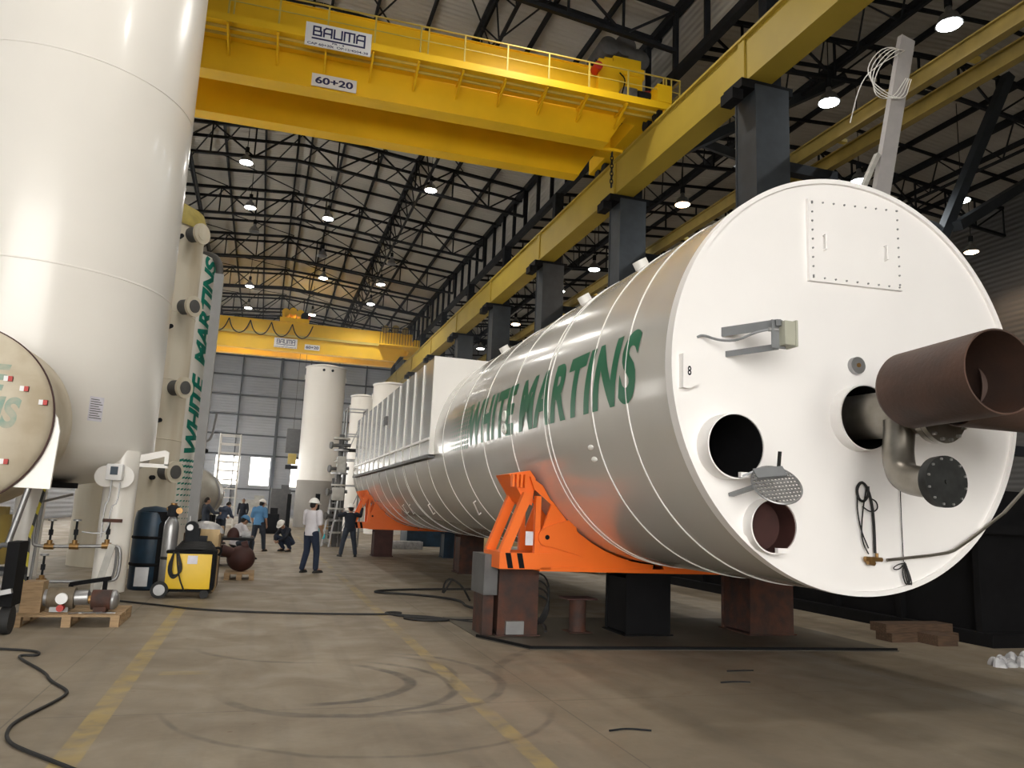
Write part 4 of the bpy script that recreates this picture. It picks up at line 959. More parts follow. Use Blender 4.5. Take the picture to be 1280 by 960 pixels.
# ------------------------------------------------------------------ drum, gas cylinder, welding machine
t = thing('steel_drum', 'dark blue tall drum wrapped in black beside the leg of the big tank', 'drum', (-1.72, 14.9, 0))
MB().lathe([(.01, 0), (.30, 0), (.32, .03), (.32, 1.15), (.30, 1.30), (.20, 1.38), (.01, 1.41)], seg=40, close=False).build('barrel', M['bluedrum'], t, world=False)
for z in (.4, .85): MB().lathe([(.325, z), (.335, z + .01), (.335, z + .04), (.325, z + .05)], seg=40, close=False).build('hoop', M['black'], t, world=False)
MB().lathe([(.322, 0.0), (.34, 0.0), (.34, 1.1), (.322, 1.32)], seg=40, close=False).xf(Matrix.Translation((.03, .03, 0))).build('black_wrap', M['black'], t, world=False)
tag(MB().cb(-1.72, 14.0, .28, .20, .03, .30).build('sheet_metal_box', M['zinc'], loc=(-1.72, 14.0, .13), smooth=False), 'small grey metal plate leaning behind the tank leg', 'plate')
t = thing('gas_cylinder', 'polished steel gas cylinder strapped upright behind the welding machine', 'gas cylinder', (-1.33, 13.78, .12))
MB().lathe([(.01, 0), (.10, 0), (.115, .02), (.115, .98), (.10, 1.06), (.06, 1.12), (.045, 1.15), (.01, 1.16)], seg=32, close=False).build('bottle', M['zinc'], t, world=False)
MB().lathe([(.05, 1.14), (.09, 1.16), (.09, 1.30), (.05, 1.33), (.01, 1.33)], seg=24, close=False).build('valve_guard', M['dark'], t, world=False)
MB().cyl((0, 0, 1.30), (0, 0, 1.36), .05).cyl((-.1, 0, 1.26), (.08, 0, 1.28), .03).cyl((.1, -.04, 1.24), (.1, -.1, 1.24), .05).build('regulator', M['brass'], t, world=False)
MB().lathe([(.112, .46), (.124, .47), (.124, .50), (.112, .51)], seg=32, close=False).build('strap', M['rubber'], t, world=False)
t = thing('welding_machine', 'yellow and black wheeled welding machine with coiled hoses on top', 'welding machine', (-1.0, 13.75, 0))
MB().cb(.02, 0, .42, .68, .45, .56, .02).build('casing', M['welder'], t, world=False)
MB().cb(.02, 0, .715, .72, .47, .05, .015).cb(.38, -.02, .44, .06, .46, .62, .02).build('trim_frame', M['black'], t, world=False)
MB().cb(.06, -.232, .60, .15, .006, .13).build('notice', M['paper'], t, world=False, smooth=False)
MB().box(-.50, -.22, .10, .36, .22, .13).build('chassis', M['black'], t, world=False, smooth=False)
for y in (-.24, .24):
    wh = MB().cyl((-.38, y - .03, .13), (-.38, y + .03, .13), .13, seg=28).build('wheel', M['rubber'], t, world=False)
    MB().cyl((-.38, y - .034, .13), (-.38, y + .034, .13), .085, seg=24).build('hub', M['zinc'], wh, world=False)
    MB().cyl((.28, y - .02, .07), (.28, y + .02, .07), .065, seg=20).build('caster', M['rubber'], t, world=False)
m = MB()
for k in range(3): m.tube([(-.22, -.26 - .02 * k, .72), (-.30 + .03 * k, -.28, .45), (-.20, -.28, .28 + .03 * k), (-.10 + .02 * k, -.28, .42), (-.16, -.26, .72)], .012, 6)
m.tube([(-.18, -.26, .7), (-.12, -.28, .35), (-.02, -.28, .13)], .012, 6)
for k in range(5): m.tube([(.08 + (.30 - .02 * k) * math.cos(a), (.19 - .02 * k) * math.sin(a), .76 + .025 * k + .01 * math.sin(3 * a)) for a in [j * PI / 8 for j in range(16)]], .020, 8, closed=True, smooth_iter=1)
m.build('hose_bundle', M['rubber'], t, world=False)
MB().tube([(.30, 0, .74), (.42, 0, .80), (.48, 0, .74), (.43, 0, .66)], .02, 8).tube([(-.32, 0, .80), (-.34, 0, .95), (-.28, 0, 1.0), (-.24, 0, .88)], .012, 6).build('handle', M['black'], t, world=False)
t = thing('wire_feeder', 'dark wire feeder unit sitting on top of the welding machine', 'wire feeder', (-1.0, 13.8, .86))
MB().cb(.0, .02, .12, .22, .20, .22, .02).cyl((-.02, -.1, .24), (-.02, .1, .24), .10, seg=24).cb(.16, 0, .06, .14, .14, .10, .01).build('body', M['dark'], t, world=False)
MB().cyl((-.04, -.14, .24), (-.04, -.10, .24), .05).cyl((-.06, 0, .34), (-.06, 0, .42), .015).build('spool_hub', M['zinc'], t, world=False)
tag(MB().cb(-.86, 14.35, .55, .50, .03, 1.02).cb(-.63, 14.7, .50, .03, .9, .95).build('plywood_board', M['plywood'], loc=(-.7, 14.5, .02), smooth=False), 'pale plywood crate panel standing behind the welding machine', 'plywood')
tag(MB().box(-1.25, 15.2, 0, -.62, 15.8, .95).build('crate', M['oldwood'], loc=(-.9, 15.3, 0), smooth=False), 'wooden crate behind the plywood panel, plastic film over it', 'crate')
m = MB(); m.ell((-.92, 15.5, .95), .34, .34, .22, 24, 10, 0); tag(m.build('plastic_film', M['plastic'], loc=(-.9, 15.3, .95)), 'crumpled clear plastic film draped over the crate', 'plastic film')

# brown vessel on a pallet
pallet('small wooden pallet under the brown ball-shaped vessel', -.55, 16.65, .02, 17.5, 0, M['wood'])
t = thing('brown_vessel', 'dark brown rounded steel vessel with an open neck lying on a small pallet', 'vessel', (-.27, 17.1, .14))
MB().ell((0, 0, .26), .28, .30, .26, 32, 16).build('body', M['rustred'], t, world=False)
MB().cyl((-.18, -.1, .36), (-.40, -.16, .44), .11, seg=28, inner=.09).cyl((.0, .0, .50), (.12, 0, .54), .09, seg=24).build('neck', M['rustred'], t, world=False)
# workbench with clutter beyond it
t = thing('workbench', 'cluttered low steel bench beyond the brown vessel', 'bench', (-.6, 20.6, 0))
MB().box(-.95, -.6, .62, .55, .6, .68).build('top', M['dark'], t, world=False, smooth=False)
MB().box(-.9, -.55, .22, .5, .55, .25).build('shelf', M['dark'], t, world=False, smooth=False)
for x in (-.9, .45):
    for y in (-.55, .5): MB().box(x, y, 0, x + .06, y + .06, .62).build('leg', M['dark'], t, world=False, smooth=False)
cols = ['tarp', 'wood', 'rustred', 'plastic', 'greybox', 'plywood']
for k, (x, y, sx, sz, lab) in enumerate(((-1.35, 20.3, .3, .22, 'crumpled pale bag at the left of the cluttered bench'), (-.95, 20.4, .35, .26, 'brown carton in the middle of the cluttered bench'), (-.55, 20.35, .3, .24, 'dark red bundle on the cluttered bench'), (-.25, 20.4, .22, .16, 'pale wrapped parcel at the right of the cluttered bench'))):
    m = MB(); (m.cb(x, y, .68 + sz / 2, sx, .3, sz, .03) if k % 2 else m.ell((x, y, .68), sx / 2, .17, sz, 16, 8, 0)); tag(m.build(['bag', 'carton', 'bundle', 'parcel'][k], M[cols[k]], loc=(x, y, .68)), lab, 'clutter')

# ------------------------------------------------------------------ cream vessel with nozzles, and the lettered vessel
CX, CY, CR = -2.98, 20.0, 1.05
t = thing('cream_vessel', 'stained cream upright vessel with a column of flanged manholes and a mustard cap', 'vessel', (CX, CY, 0))
MB().lathe([(.02, 0), (CR, 0), (CR, 8.15), (CR * .98, 8.3), (.02, 8.32)], (CX, CY, 0), 'Z', 72, close=False).build('shell', M['cream'], t)
MB().lathe([(CR + .03, 8.05), (CR + .04, 8.3), (CR * .95, 8.55), (CR * .6, 8.75), (.02, 8.85)], (CX, CY, 0), 'Z', 72, close=False).build('cap', M['mustard'], t)
for z in (2.9, 4.3, 5.9): MB().lathe([(CR - .004, -.02), (CR + .01, 0), (CR - .004, .02)], (CX, CY, z), 'Z', 72, close=False).build('weld_band', M['cream'], t)
def nozzle(par, cx, cy, R, az, z, r, ln, m1, glass=True):
    a = math.radians(az); d = Vector((math.cos(a), math.sin(a), 0)); p = Vector((cx, cy, z))
    n = MB().cyl(p + d * (R - .1), p + d * (R + ln), r * .72, seg=28).build('nozzle', M['grey_post'], par)
    MB().cyl(p + d * (R + ln), p + d * (R + ln + .07), r, seg=36).build('flange', m1, n)
    MB().cyl(p + d * (R + ln + .07), p + d * (R + ln + .09), r * .62, seg=32).build('cover', M['grey_post'] if glass else M['cream'], n)
for z, g in ((7.85, False), (6.05, True), (4.10, True), (2.15, True)): nozzle(t, CX, CY, CR, -39, z, .25, .28, M['cream'], g)
for z in (7.7, 5.5, 3.3, 2.0): MB().cyl((CX + CR * .55, CY - CR * .8, z), (CX + CR * .62, CY - CR * .95, z), .05).build('stub', M['dark'], t)
WX, WY, WR = -2.72, 22.6, .98
t = thing('lettered_vessel', 'white upright vessel with WHITE MARTINS running up it in green and a grey channel beside', 'vessel', (WX, WY, 0))
MB().lathe([(.02, 0), (WR, 0), (WR, 8.0), (WR * .95, 8.2), (.02, 8.35)], (WX, WY, 0), 'Z', 72, close=False).build('shell', M['cream_white'], t)
def wrap_v(bm, z0, a0, R=WR + .006):
    # text runs upward, its top facing left
    for v in bm.verts:
        a = math.radians(a0) - v.co.y / R
        v.co = Vector((WX + R * math.cos(a), WY + R * math.sin(a), z0 + v.co.x))
    r = MB(); r.bm.free(); r.bm = bm; return r
wrap_v(text_bm('WHITE', 2.15, .50, shear=.3, offset=.04, slices=10, spacing=.95), 2.75, -16).build('lettering', M['teal'], t)
wrap_v(text_bm('MARTINS', 3.05, .50, shear=.3, offset=.04, slices=10, spacing=.95), 5.12, -16).build('lettering', M['teal'], t)
m = MB()
for i in range(12):
    for j in range(5):
        s_ = .125 - .008 * i
        if s_ <= .02: continue
        z = 2.55 - i * .15; a = math.radians(-17) - (.06 + j * .115) / WR
        vs_ = [m.bm.verts.new((WX + (WR + .006) * math.cos(a + du / WR), WY + (WR + .006) * math.sin(a + du / WR), z + dz)) for du, dz in ((-s_ / 2, -s_ * .35), (s_ / 2, -s_ * .05), (s_ / 2, s_ * .45), (-s_ / 2, s_ * .15))]
        m.bm.faces.new(vs_)
m.build('logo_pattern', M['teal'], t)
MB().tube([(WX + WR + .10, WY - .55, 7.6), (WX + WR + .08, WY - .50, 8.0), (WX + WR - .10, WY - .3, 8.3), (WX + WR - .5, WY, 8.4)], .10, 12).build('top_bend', M['grey_post'], t)
MB().box(WX + WR - .02, WY - .7, .9, WX + WR + .22, WY - .42, 7.7).build('cable_channel', mat('light_grey_channel', (.40, .41, .42), .5, .2, .1, 3), t, smooth=False)
MB().tube([(WX + WR + .2, WY - .4, 3.1), (WX + WR + .35, WY - .4, 3.2), (WX + WR + .4, WY - .4, 3.9)], .03, 8).build('vent_pipe', M['zinc'], t)
t = thing('stacked_tank', 'dull silver horizontal tank with a domed end behind the lettered vessel', 'tank', (-2.6, 30.5, 0))
MB().lathe([(.02, -.32), (.5, -.26), (.8, -.12), (.92, 0), (.92, 4)], (-2.35, 29.5, 1.75), 'Y', 64, close=False).build('shell', mat('dull_silver_tank', (.38, .36, .31), .4, .4, .25, 2), t)
MB().lathe([(.92, -.02), (.96, 0), (.96, .08), (.92, .1)], (-2.35, 29.5, 1.75), 'Y', 64, close=False).lathe([(.92, .3), (.96, .32), (.96, .4), (.92, .42)], (-2.35, 29.5, 1.75), 'Y', 64, close=False).build('rings', M['zinc'], t)
for y in (29.7, 32.5): MB().box(-3.1, y, 0, -1.6, y + .2, 1.0).build('cradle', M['dark'], t, smooth=False)
t = thing('domed_stack', 'dark grey domed steel cap standing behind the silver horizontal tank', 'steel cap', (-3.6, 38.0, 0))
MB().lathe([(.9, 0), (.9, 2.4), (.7, 2.8), (.35, 3.0), (.32, 3.7), (.02, 3.75)], (-3.1, 38, 0), 'Z', 40, close=False).build('shell', M['grey_post'], t)
MB().lathe([(.36, 3.6), (.62, 3.72), (.62, 3.85), (.3, 3.95)], (-3.1, 38, 0), 'Z', 40).build('collar', M['dark'], t)

# far upright tanks
def utank(label, x, y, r, z0, z1, skirt=None, seg=56):
    t = thing('upright_tank', label, 'tank', (x, y, 0), 0, 'far upright tanks')
    MB().lathe([(r, z0), (r, z1), (r * .6, z1 + r * .12), (.02, z1 + r * .18)], (x, y, 0), 'Z', seg, close=False).build('shell', M['cream_white'], t)
    MB().lathe([(r, z1 - .1), (r + .05, z1 - .06), (r + .05, z1), (r, z1 + .02)], (x, y, 0), 'Z', seg, close=False).build('top_rim', M['white'], t)
    for s in (-1, 1): MB().box(x + s * r - .06, y - .1, z1 - .9, x + s * r + .06, y + .1, z1 - .6).build('lug', M['white'], t, smooth=False)
    if skirt: MB().lathe([(r, 0), (r + .01, 0), (r + .01, z0), (r, z0)], (x, y, 0), 'Z', seg, close=False).cyl((x, y, 0.0), (x, y, .05), r, seg=seg).build('skirt', skirt, t)
    return t
t = utank('tall white upright tank on a grey base in the middle of the aisle', 3.68, 56, 1.4, 3.2, 11.25, mat('grey_skirt_paint', (.34, .32, .29), .6, 0, .12, 1))
for dx in (-.25, .35): MB().cyl((3.68 + dx, 54.56, 10.9), (3.68 + dx, 54.68, 10.9), .09, seg=12).build('port', M['dark'], t)
utank('white upright tank peeping over the panel duct, with a dark flat rim', 7.15, 47, 1.15, 0, 9.0)
utank('narrower white upright tank left of the one with the dark flat rim', 5.75, 50, .75, 0, 8.6)

# scaffold tower on the left aisle and the access tower by the far cradle
def scaffold(name, label, x, y, wd, dp, h, m_, levels, tilt=0):
    t = thing(name, label, 'scaffold', (x, y, 0))
    for sx in (-1, 1):
        for sy in (-1, 1): MB().cyl((sx * wd / 2, sy * dp / 2, 0), (sx * wd / 2 + tilt * sx * 0, sy * dp / 2, h), .035, seg=8).build('standard', m_, t, world=False)
    for k in range(levels):
        z = .35 + (h - .4) * k / (levels - 1)
        MB().bar((-wd / 2, -dp / 2, z), (wd / 2, -dp / 2, z), .05).bar((-wd / 2, dp / 2, z), (wd / 2, dp / 2, z), .05).bar((-wd / 2, -dp / 2, z), (-wd / 2, dp / 2, z), .05).bar((wd / 2, -dp / 2, z), (wd / 2, dp / 2, z), .05).build('ledger', m_, t, world=False, smooth=False)
    for k in range(0, levels - 2, 3):
        z = .35 + (h - .4) * k / (levels - 1); z2 = .35 + (h - .4) * (k + 2) / (levels - 1)
        MB().bar((-wd / 2, -dp / 2, z), (wd / 2, -dp / 2, z2), .035).build('brace', m_, t, world=False, smooth=False)
    return t
scaffold('scaffold_tower', 'white tubular scaffold tower in front of the bright far opening', -1.75, 43, 1.0, 1.0, 5.0, M['white'], 11)
st = scaffold('access_tower', 'grey steel access tower with platform and ladder at the far end of the big tank', 3.35, 31.2, .75, 1.0, 5.4, M['zinc'], 6)
MB().box(-.45, -.55, 3.72, .45, .55, 3.78).build('platform', M['dark'], st, world=False, smooth=False)
m = MB(); m.bar((-.75, -.9, 0), (-.35, -.6, 3.0), .06).bar((-1.0, -.7, 0), (-.60, -.4, 3.0), .06)
for k in range(10):
    u = k / 10 + .05; m.bar((-.75 + .4 * u, -.9 + .3 * u, 3 * u), (-1.0 + .4 * u, -.7 + .3 * u, 3 * u), .035)
m.build('ladder', M['zinc'], st, world=False, smooth=False)
vs_t = thing('valve_stack', 'tall cluster of grey pipes, flanges and valves standing against the access tower', 'pipework', (2.82, 30.6, 0))
MB().cyl((0, 0, 0), (0, 0, 4.3), .10, seg=14).cyl((.22, .1, 0), (.22, .1, 3.2), .06, seg=12).cyl((-.2, .05, .3), (-.2, .05, 2.6), .05, seg=12).build('riser', M['grey_post'], vs_t, world=False)
for k in range(9):
    z = .5 + .45 * k; MB().cyl((0, 0, z), (0, 0, z + .07), .22 + .05 * (k % 3), seg=18).build('flange', M['zinc'] if k % 2 else M['tarp'], vs_t, world=False)
    if k % 2: MB().cyl((-.35, -.1, z + .2), (.35, .05, z + .25), .07, seg=10).cyl((-.36, -.1, z + .2), (-.42, -.12, z + .2), .14, seg=16).build('branch', M['grey_post'], vs_t, world=False)
MB().cb(0, -.1, 2.0, .45, .4, .5, .05).build('valve_body', M['tarp'], vs_t, world=False); MB().cb(.05, 0, 3.1, .35, .35, .7, .05).build('valve_body', M['tarp'], vs_t, world=False)

# dark posts rack, crates and machines in the far aisle
for i, (x, y, lab) in enumerate(((2.25, 33.0, 'left dark upright post in front of the far tank base'), (2.95, 34.0, 'first of the two close dark posts beside the far tank base'), (3.25, 34.0, 'second of the two close dark posts beside the far tank base'), (1.3, 38, 'dark upright post left of the far tank base'))):
    tag(MB().box(x - .09, y - .09, 0, x + .09, y + .09, 2.0).box(x - .2, y - .2, 0, x + .2, y + .2, .04).build('rack_post', M['dark'], loc=(x, y, 0), smooth=False), lab, 'post', 'dark posts in the far aisle')
for i, (x, y, sx, sy, sz, m_, lab) in enumerate(((2.5, 33, .9, .8, .75, 'wood', 'wooden crate beside the far tank base behind the white-shirted man'), (2.5, 31.6, .5, .5, .6, 'tarp', 'pale crate near the foot of the access tower'), (.55, 42, .9, .9, 1.0, 'dark', 'dark machine in the middle of the far aisle'),
        (-.4, 55, 1.6, 1.2, 1.7, 'tarp', 'pale machine far down the aisle'), (1.4, 60, 1.4, 1.2, 2.6, 'grey_post', 'grey machine cabinet far down the aisle below the openings'), (-3.5, 60, 2.0, 1.5, 2.2, 'greybox', 'grey machine far down at the left wall'))):
    m = MB().cb(x, y, sz / 2, sx, sy, sz, .02)
    if sz > .9: m.cb(x + sx * .2, y, sz + .15, sx * .4, sy * .5, .3)
    tag(m.build('crate' if sz < .9 else 'machine', M[m_], loc=(x, y, 0)), lab, 'crate' if sz < .9 else 'machine')
t = thing('hook_block', 'grey hook block with a rigged load hanging from the far crane', 'hook block', (2.5, 70, 5))
MB().cb(2.55, 70.4, 7.0, 1.7, 1.0, 2.1, .05).build('block', M['grey_post'], t)
MB().cb(2.3, 69.8, 5.4, .7, .5, .9, .05).build('yellow_load', M['paleyellow'], t)
MB().box(2.22, 70.3, 8.0, 2.25, 70.33, 17.3).box(2.8, 70.3, 8.0, 2.83, 70.33, 17.3).build('rope', M['dark'], t, smooth=False)
MB().cb(2.6, 70.2, 4.7, 1.6, .6, .35).build('spreader', M['dark'], t)

# ------------------------------------------------------------------ right side: dark steelwork, wood, wrap
t = thing('steel_skid', 'long black steel skid standing on the floor beyond the tank end', 'steel skid', (11, 13, 0))
# main body runs along the hall
MB().box(9.9, 8.6, .18, 11.8, 20.5, 1.55).build('body', M['black'], t, smooth=False)
MB().box(9.75, 8.4, 1.55, 11.9, 20.7, 1.68).box(9.75, 8.4, .0, 11.9, 20.7, .18).build('flanges', M['black'], t, smooth=False)
for k in range(9): MB().box(9.8, 8.6 + 1.45 * k, .18, 9.9, 8.7 + 1.45 * k, 1.55).build('stiffener', M['black'], t, smooth=False)
MB().cyl((9.89, 10.1, .95), (9.84, 10.1, .95), .30, seg=32, inner=.26).build('port_ring', M['dark'], t)
t = thing('dark_machine', 'tall black machine frame rising at the right edge behind the tank', 'machine', (11, 9, 0))
MB().box(9.6, 8.9, 1.68, 11.9, 12.5, 2.2).build('cabinet', M['black'], t, smooth=False)
for x, y in ((10.0, 9.0), (11.6, 9.0), (10.0, 12.3), (11.6, 12.3)): MB().box(x - .08, y - .08, 2.2, x + .08, y + .08, 4.3).build('post', M['dark'], t, smooth=False)
MB().box(9.8, 8.9, 4.2, 11.9, 12.5, 4.4).build('top_frame', M['dark'], t, smooth=False)
MB().box(9.65, 8.85, 2.75, 11.8, 8.95, 2.9).build('cross_rail', M['dark'], t, smooth=False)
t = thing('hopper', 'grey tapered hopper on a box standing on the black skid', 'hopper', (9.9, 9.4, 1.68))
MB().cb(9.55, 8.75, 2.0, .55, .2, .28).build('box', M['grey_post'], t, smooth=False)
MB().prism([(9.35, 2.18), (9.8, 2.18), (9.62, 2.5), (9.50, 2.5)], 8.7, 8.8).build('cone', M['grey_post'], t, smooth=False)
for i, (x0, y0, x1, y1, z0, z1, lab) in enumerate(((8.55, 8.95, 9.75, 9.25, .0, .12, 'lower timber of the dark wood stack by the skid'), (8.5, 9.0, 9.7, 9.3, .12, .24, 'upper timber of the dark wood stack by the skid'), (9.0, 8.6, 9.35, 8.95, 0, .14, 'short timber block in front of the dark wood stack'))):
    tag(MB().box(x0, y0, z0, x1, y1, z1).build('timber', M['oldwood'], loc=((x0 + x1) / 2, (y0 + y1) / 2, z0), smooth=False), lab, 'timber')
m = MB()
for k in range(26): m.ell((8.5 + .03 * k + random.uniform(-.05, .05), 7.35 + random.uniform(-.13, .13), .0), random.uniform(.04, .08), random.uniform(.04, .08), random.uniform(.05, .17), 7, 4, 0)
tag(m.build('plastic_bag', M['plastic'], loc=(9, 7.4, 0)), 'crumpled clear plastic wrap lying on the floor at the right edge', 'plastic wrap')
for i, (x, y, z, lab) in enumerate(((8.9, 20.2, .16, 'nearest pale wrapped roll on the floor beyond the supports'), (9.25, 20.5, .17, 'middle pale wrapped roll on the floor beyond the supports'))):
    m = MB()
    for k in range(5): m.cyl((x - 1.4 + .42 * k, y + 1.6 - .45 * k, z), (x - 1.4 + .40 * (k + 1), y + 1.6 - .45 * (k + 1), z), .16 - .015 * (k % 2), .16 - .015 * ((k + 1) % 2), seg=14)
    tag(m.build('wrapped_roll', M['tarp'], loc=(x, y, 0)), lab, 'wrapped roll')
# distant things seen under the tank
for i, (x, y, sx, sy, sz, m_, nm, lab) in enumerate(((6.9, 33.5, 1.8, 1.6, .9, 'bluedrum', 'storage_box', 'dark blue box on the floor beyond the far cradle'), (5.6, 30.5, 1.2, .7, .3, 'plastic', 'wrapped_bundle', 'low pale wrapped bundle beyond the far cradle'),
        (9.6, 31, 1.6, 2.2, .8, 'plywood', 'wooden_crate', 'pale wooden crate seen under the middle of the tank'), (11.0, 29, 3.0, 1.2, .25, 'tarp', 'sheet_stack', 'low white stack of sheets seen under the tank'), (12.0, 24, 1.6, 1.2, 1.0, 'grey_post', 'steel_box', 'grey steel box at the foot of a column'))):
    tag(MB().cb(x, y, sz / 2, sx, sy, sz, .03).build(nm, M[m_], loc=(x, y, 0)), lab, nm.replace('_', ' '))

# ------------------------------------------------------------------ cables on the floor
def cable(name, pts, r, label):
    m = MB().tube([(x, y, r + .002) for x, y in pts], r, 7, smooth_iter=3); return tag(m.build(name, M['rubber'], loc=(pts[0][0], pts[0][1], 0)), label, 'cable')
cable('floor_cable', [(-1.95, 13.1), (-1.3, 12.6), (-.6, 12.0), (.6, 11.7), (1.9, 11.6), (2.2, 11.75), (2.05, 11.9), (1.85, 11.75), (2.3, 11.2), (3.0, 11.0), (3.4, 11.1)], .014, 'black cable running across the floor from the welding machine to the tank supports')
cable('floor_cable', [(2.0, 11.55), (2.5, 11.35), (2.8, 11.0), (2.3, 10.95), (2.0, 11.3), (2.6, 11.25), (3.1, 10.7)], .016, 'black cable loop on the floor left of the rusty post')
cable('floor_cable', [(-2.35, 9.1), (-1.95, 8.96), (-1.87, 8.7), (-2.08, 8.75), (-1.95, 8.46), (-1.63, 7.88), (-1.53, 7.56), (-1.33, 7.21), (-1.29, 7.05), (-1.34, 6.75), (-1.44, 6.33), (-1.44, 6.07), (-1.36, 5.79), (-1.22, 5.6), (-1.05, 5.4), (-.8, 5.1)], .012, 'dark winding cable on the floor at the lower left')
cable('floor_cable', [(3.75, 9.9), (4.0, 10.6), (3.9, 11.4), (3.3, 12.4), (3.5, 13.4), (2.9, 14.2), (1.9, 14.6), (3.0, 15.2), (5.2, 15.3)], .02, 'dark cable curling behind the rusty post under the tank')
m = MB()
for k in range(4): m.tube([(3.72 + .04 * k, 10.4, -.06 + .02 * k), (3.95, 10.3, .35 - .04 * k), (3.98, 10.5, .7 - .1 * k), (3.7, 10.5, .75 - .1 * k), (3.65, 10.45, .3)], .013, 6, closed=True)
tag(m.build('cable_coil', M['rubber'], loc=(3.8, 10.4, 0)), 'standing black cable coil leaning on the rusty post', 'cable coil')
m = MB().tube([(3.62, 13.3, .02), (3.45, 13.3, .3), (3.2, 13.4, .42), (3.15, 13.5, .05), (3.3, 13.4, .38)], .018, 6)
tag(m.build('cable_coil', M['rubber'], loc=(3.4, 13.4, 0)), 'small loose cable loop on the floor beyond the rusty post', 'cable coil')
for i, (x, y, a, lab) in enumerate(((5.0, 7.35, .1, 'short dark steel offcut on the floor in front of the tank'), (4.6, 6.85, .6, 'tiny dark curved scrap on the floor'), (2.75, 5.45, 1.2, 'thin dark wire scrap near the bottom of the view'))):
    m = MB().tube([(x - .16, y, .008), (x, y + .03 * a, .008), (x + .16, y - .04 * a, .008)], .007, 6); tag(m.build('metal_scrap', M['dark'], loc=(x, y, 0)), lab, 'scrap')

# ------------------------------------------------------------------ dusty air of the workshop
hm = bpy.data.materials.new('dusty_air'); hm.use_nodes = True
_n = hm.node_tree.nodes; _n.remove(_n['Principled BSDF']); _v = _n.new('ShaderNodeVolumeScatter')
_v.inputs['Color'].default_value = (.80, .88, 1.0, 1); _v.inputs['Density'].default_value = 0.0032; _v.inputs['Anisotropy'].default_value = 0.5
hm.node_tree.links.new(_v.outputs[0], _n['Material Output'].inputs['Volume'])
hz = MB().box(XA0 + .05, 38, .02, 11.5, Y1 - .35, 13.2).build('haze', hm, loc=(0, 38, 0), smooth=False)
tag(hz, 'thin bluish dusty haze filling the lower far part of the crane hall', 'haze', kind='stuff')

# ------------------------------------------------------------------ people
def remeshed(m, voxel, smooth=6):
    me = bpy.data.meshes.new('r'); bmesh.ops.recalc_face_normals(m.bm, faces=m.bm.faces); m.bm.to_mesh(me); m.bm.free()
    ob = bpy.data.objects.new('r', me); COL.objects.link(ob)
    r = ob.modifiers.new('r', 'REMESH'); r.mode = 'VOXEL'; r.voxel_size = voxel
    q = ob.modifiers.new('s', 'SMOOTH'); q.iterations = smooth; q.factor = .5
    bpy.context.view_layer.update()
    res = bpy.data.meshes.new_from_object(ob.evaluated_get(bpy.context.evaluated_depsgraph_get())); bpy.data.objects.remove(ob)
    return res
def limb(m, pts):
    for (a, ra), (b, rb_) in zip(pts, pts[1:]):
        m.cyl(a, b, ra, rb_, seg=14)
    for a, ra in pts: m.ell(a, ra, ra, ra, 14, 8)
def torso(m, rings, lat):
    R = []
    for k, (p, rx, ry) in enumerate(rings):
        q = rings[min(k + 1, len(rings) - 1)][0] - rings[max(k - 1, 0)][0]; up = q.normalized(); x = (lat - up * lat.dot(up)).normalized(); y = up.cross(x)
        R.append([m.bm.verts.new(p + x * (rx * math.cos(2 * PI * i / 24)) + y * (ry * math.sin(2 * PI * i / 24))) for i in range(24)])
    for A, B in zip(R, R[1:]):
        for i in range(24): m.bm.faces.new((A[i], A[(i + 1) % 24], B[(i + 1) % 24], B[i]))
    m.bm.faces.new(R[0][::-1]); m.bm.faces.new(R[-1])
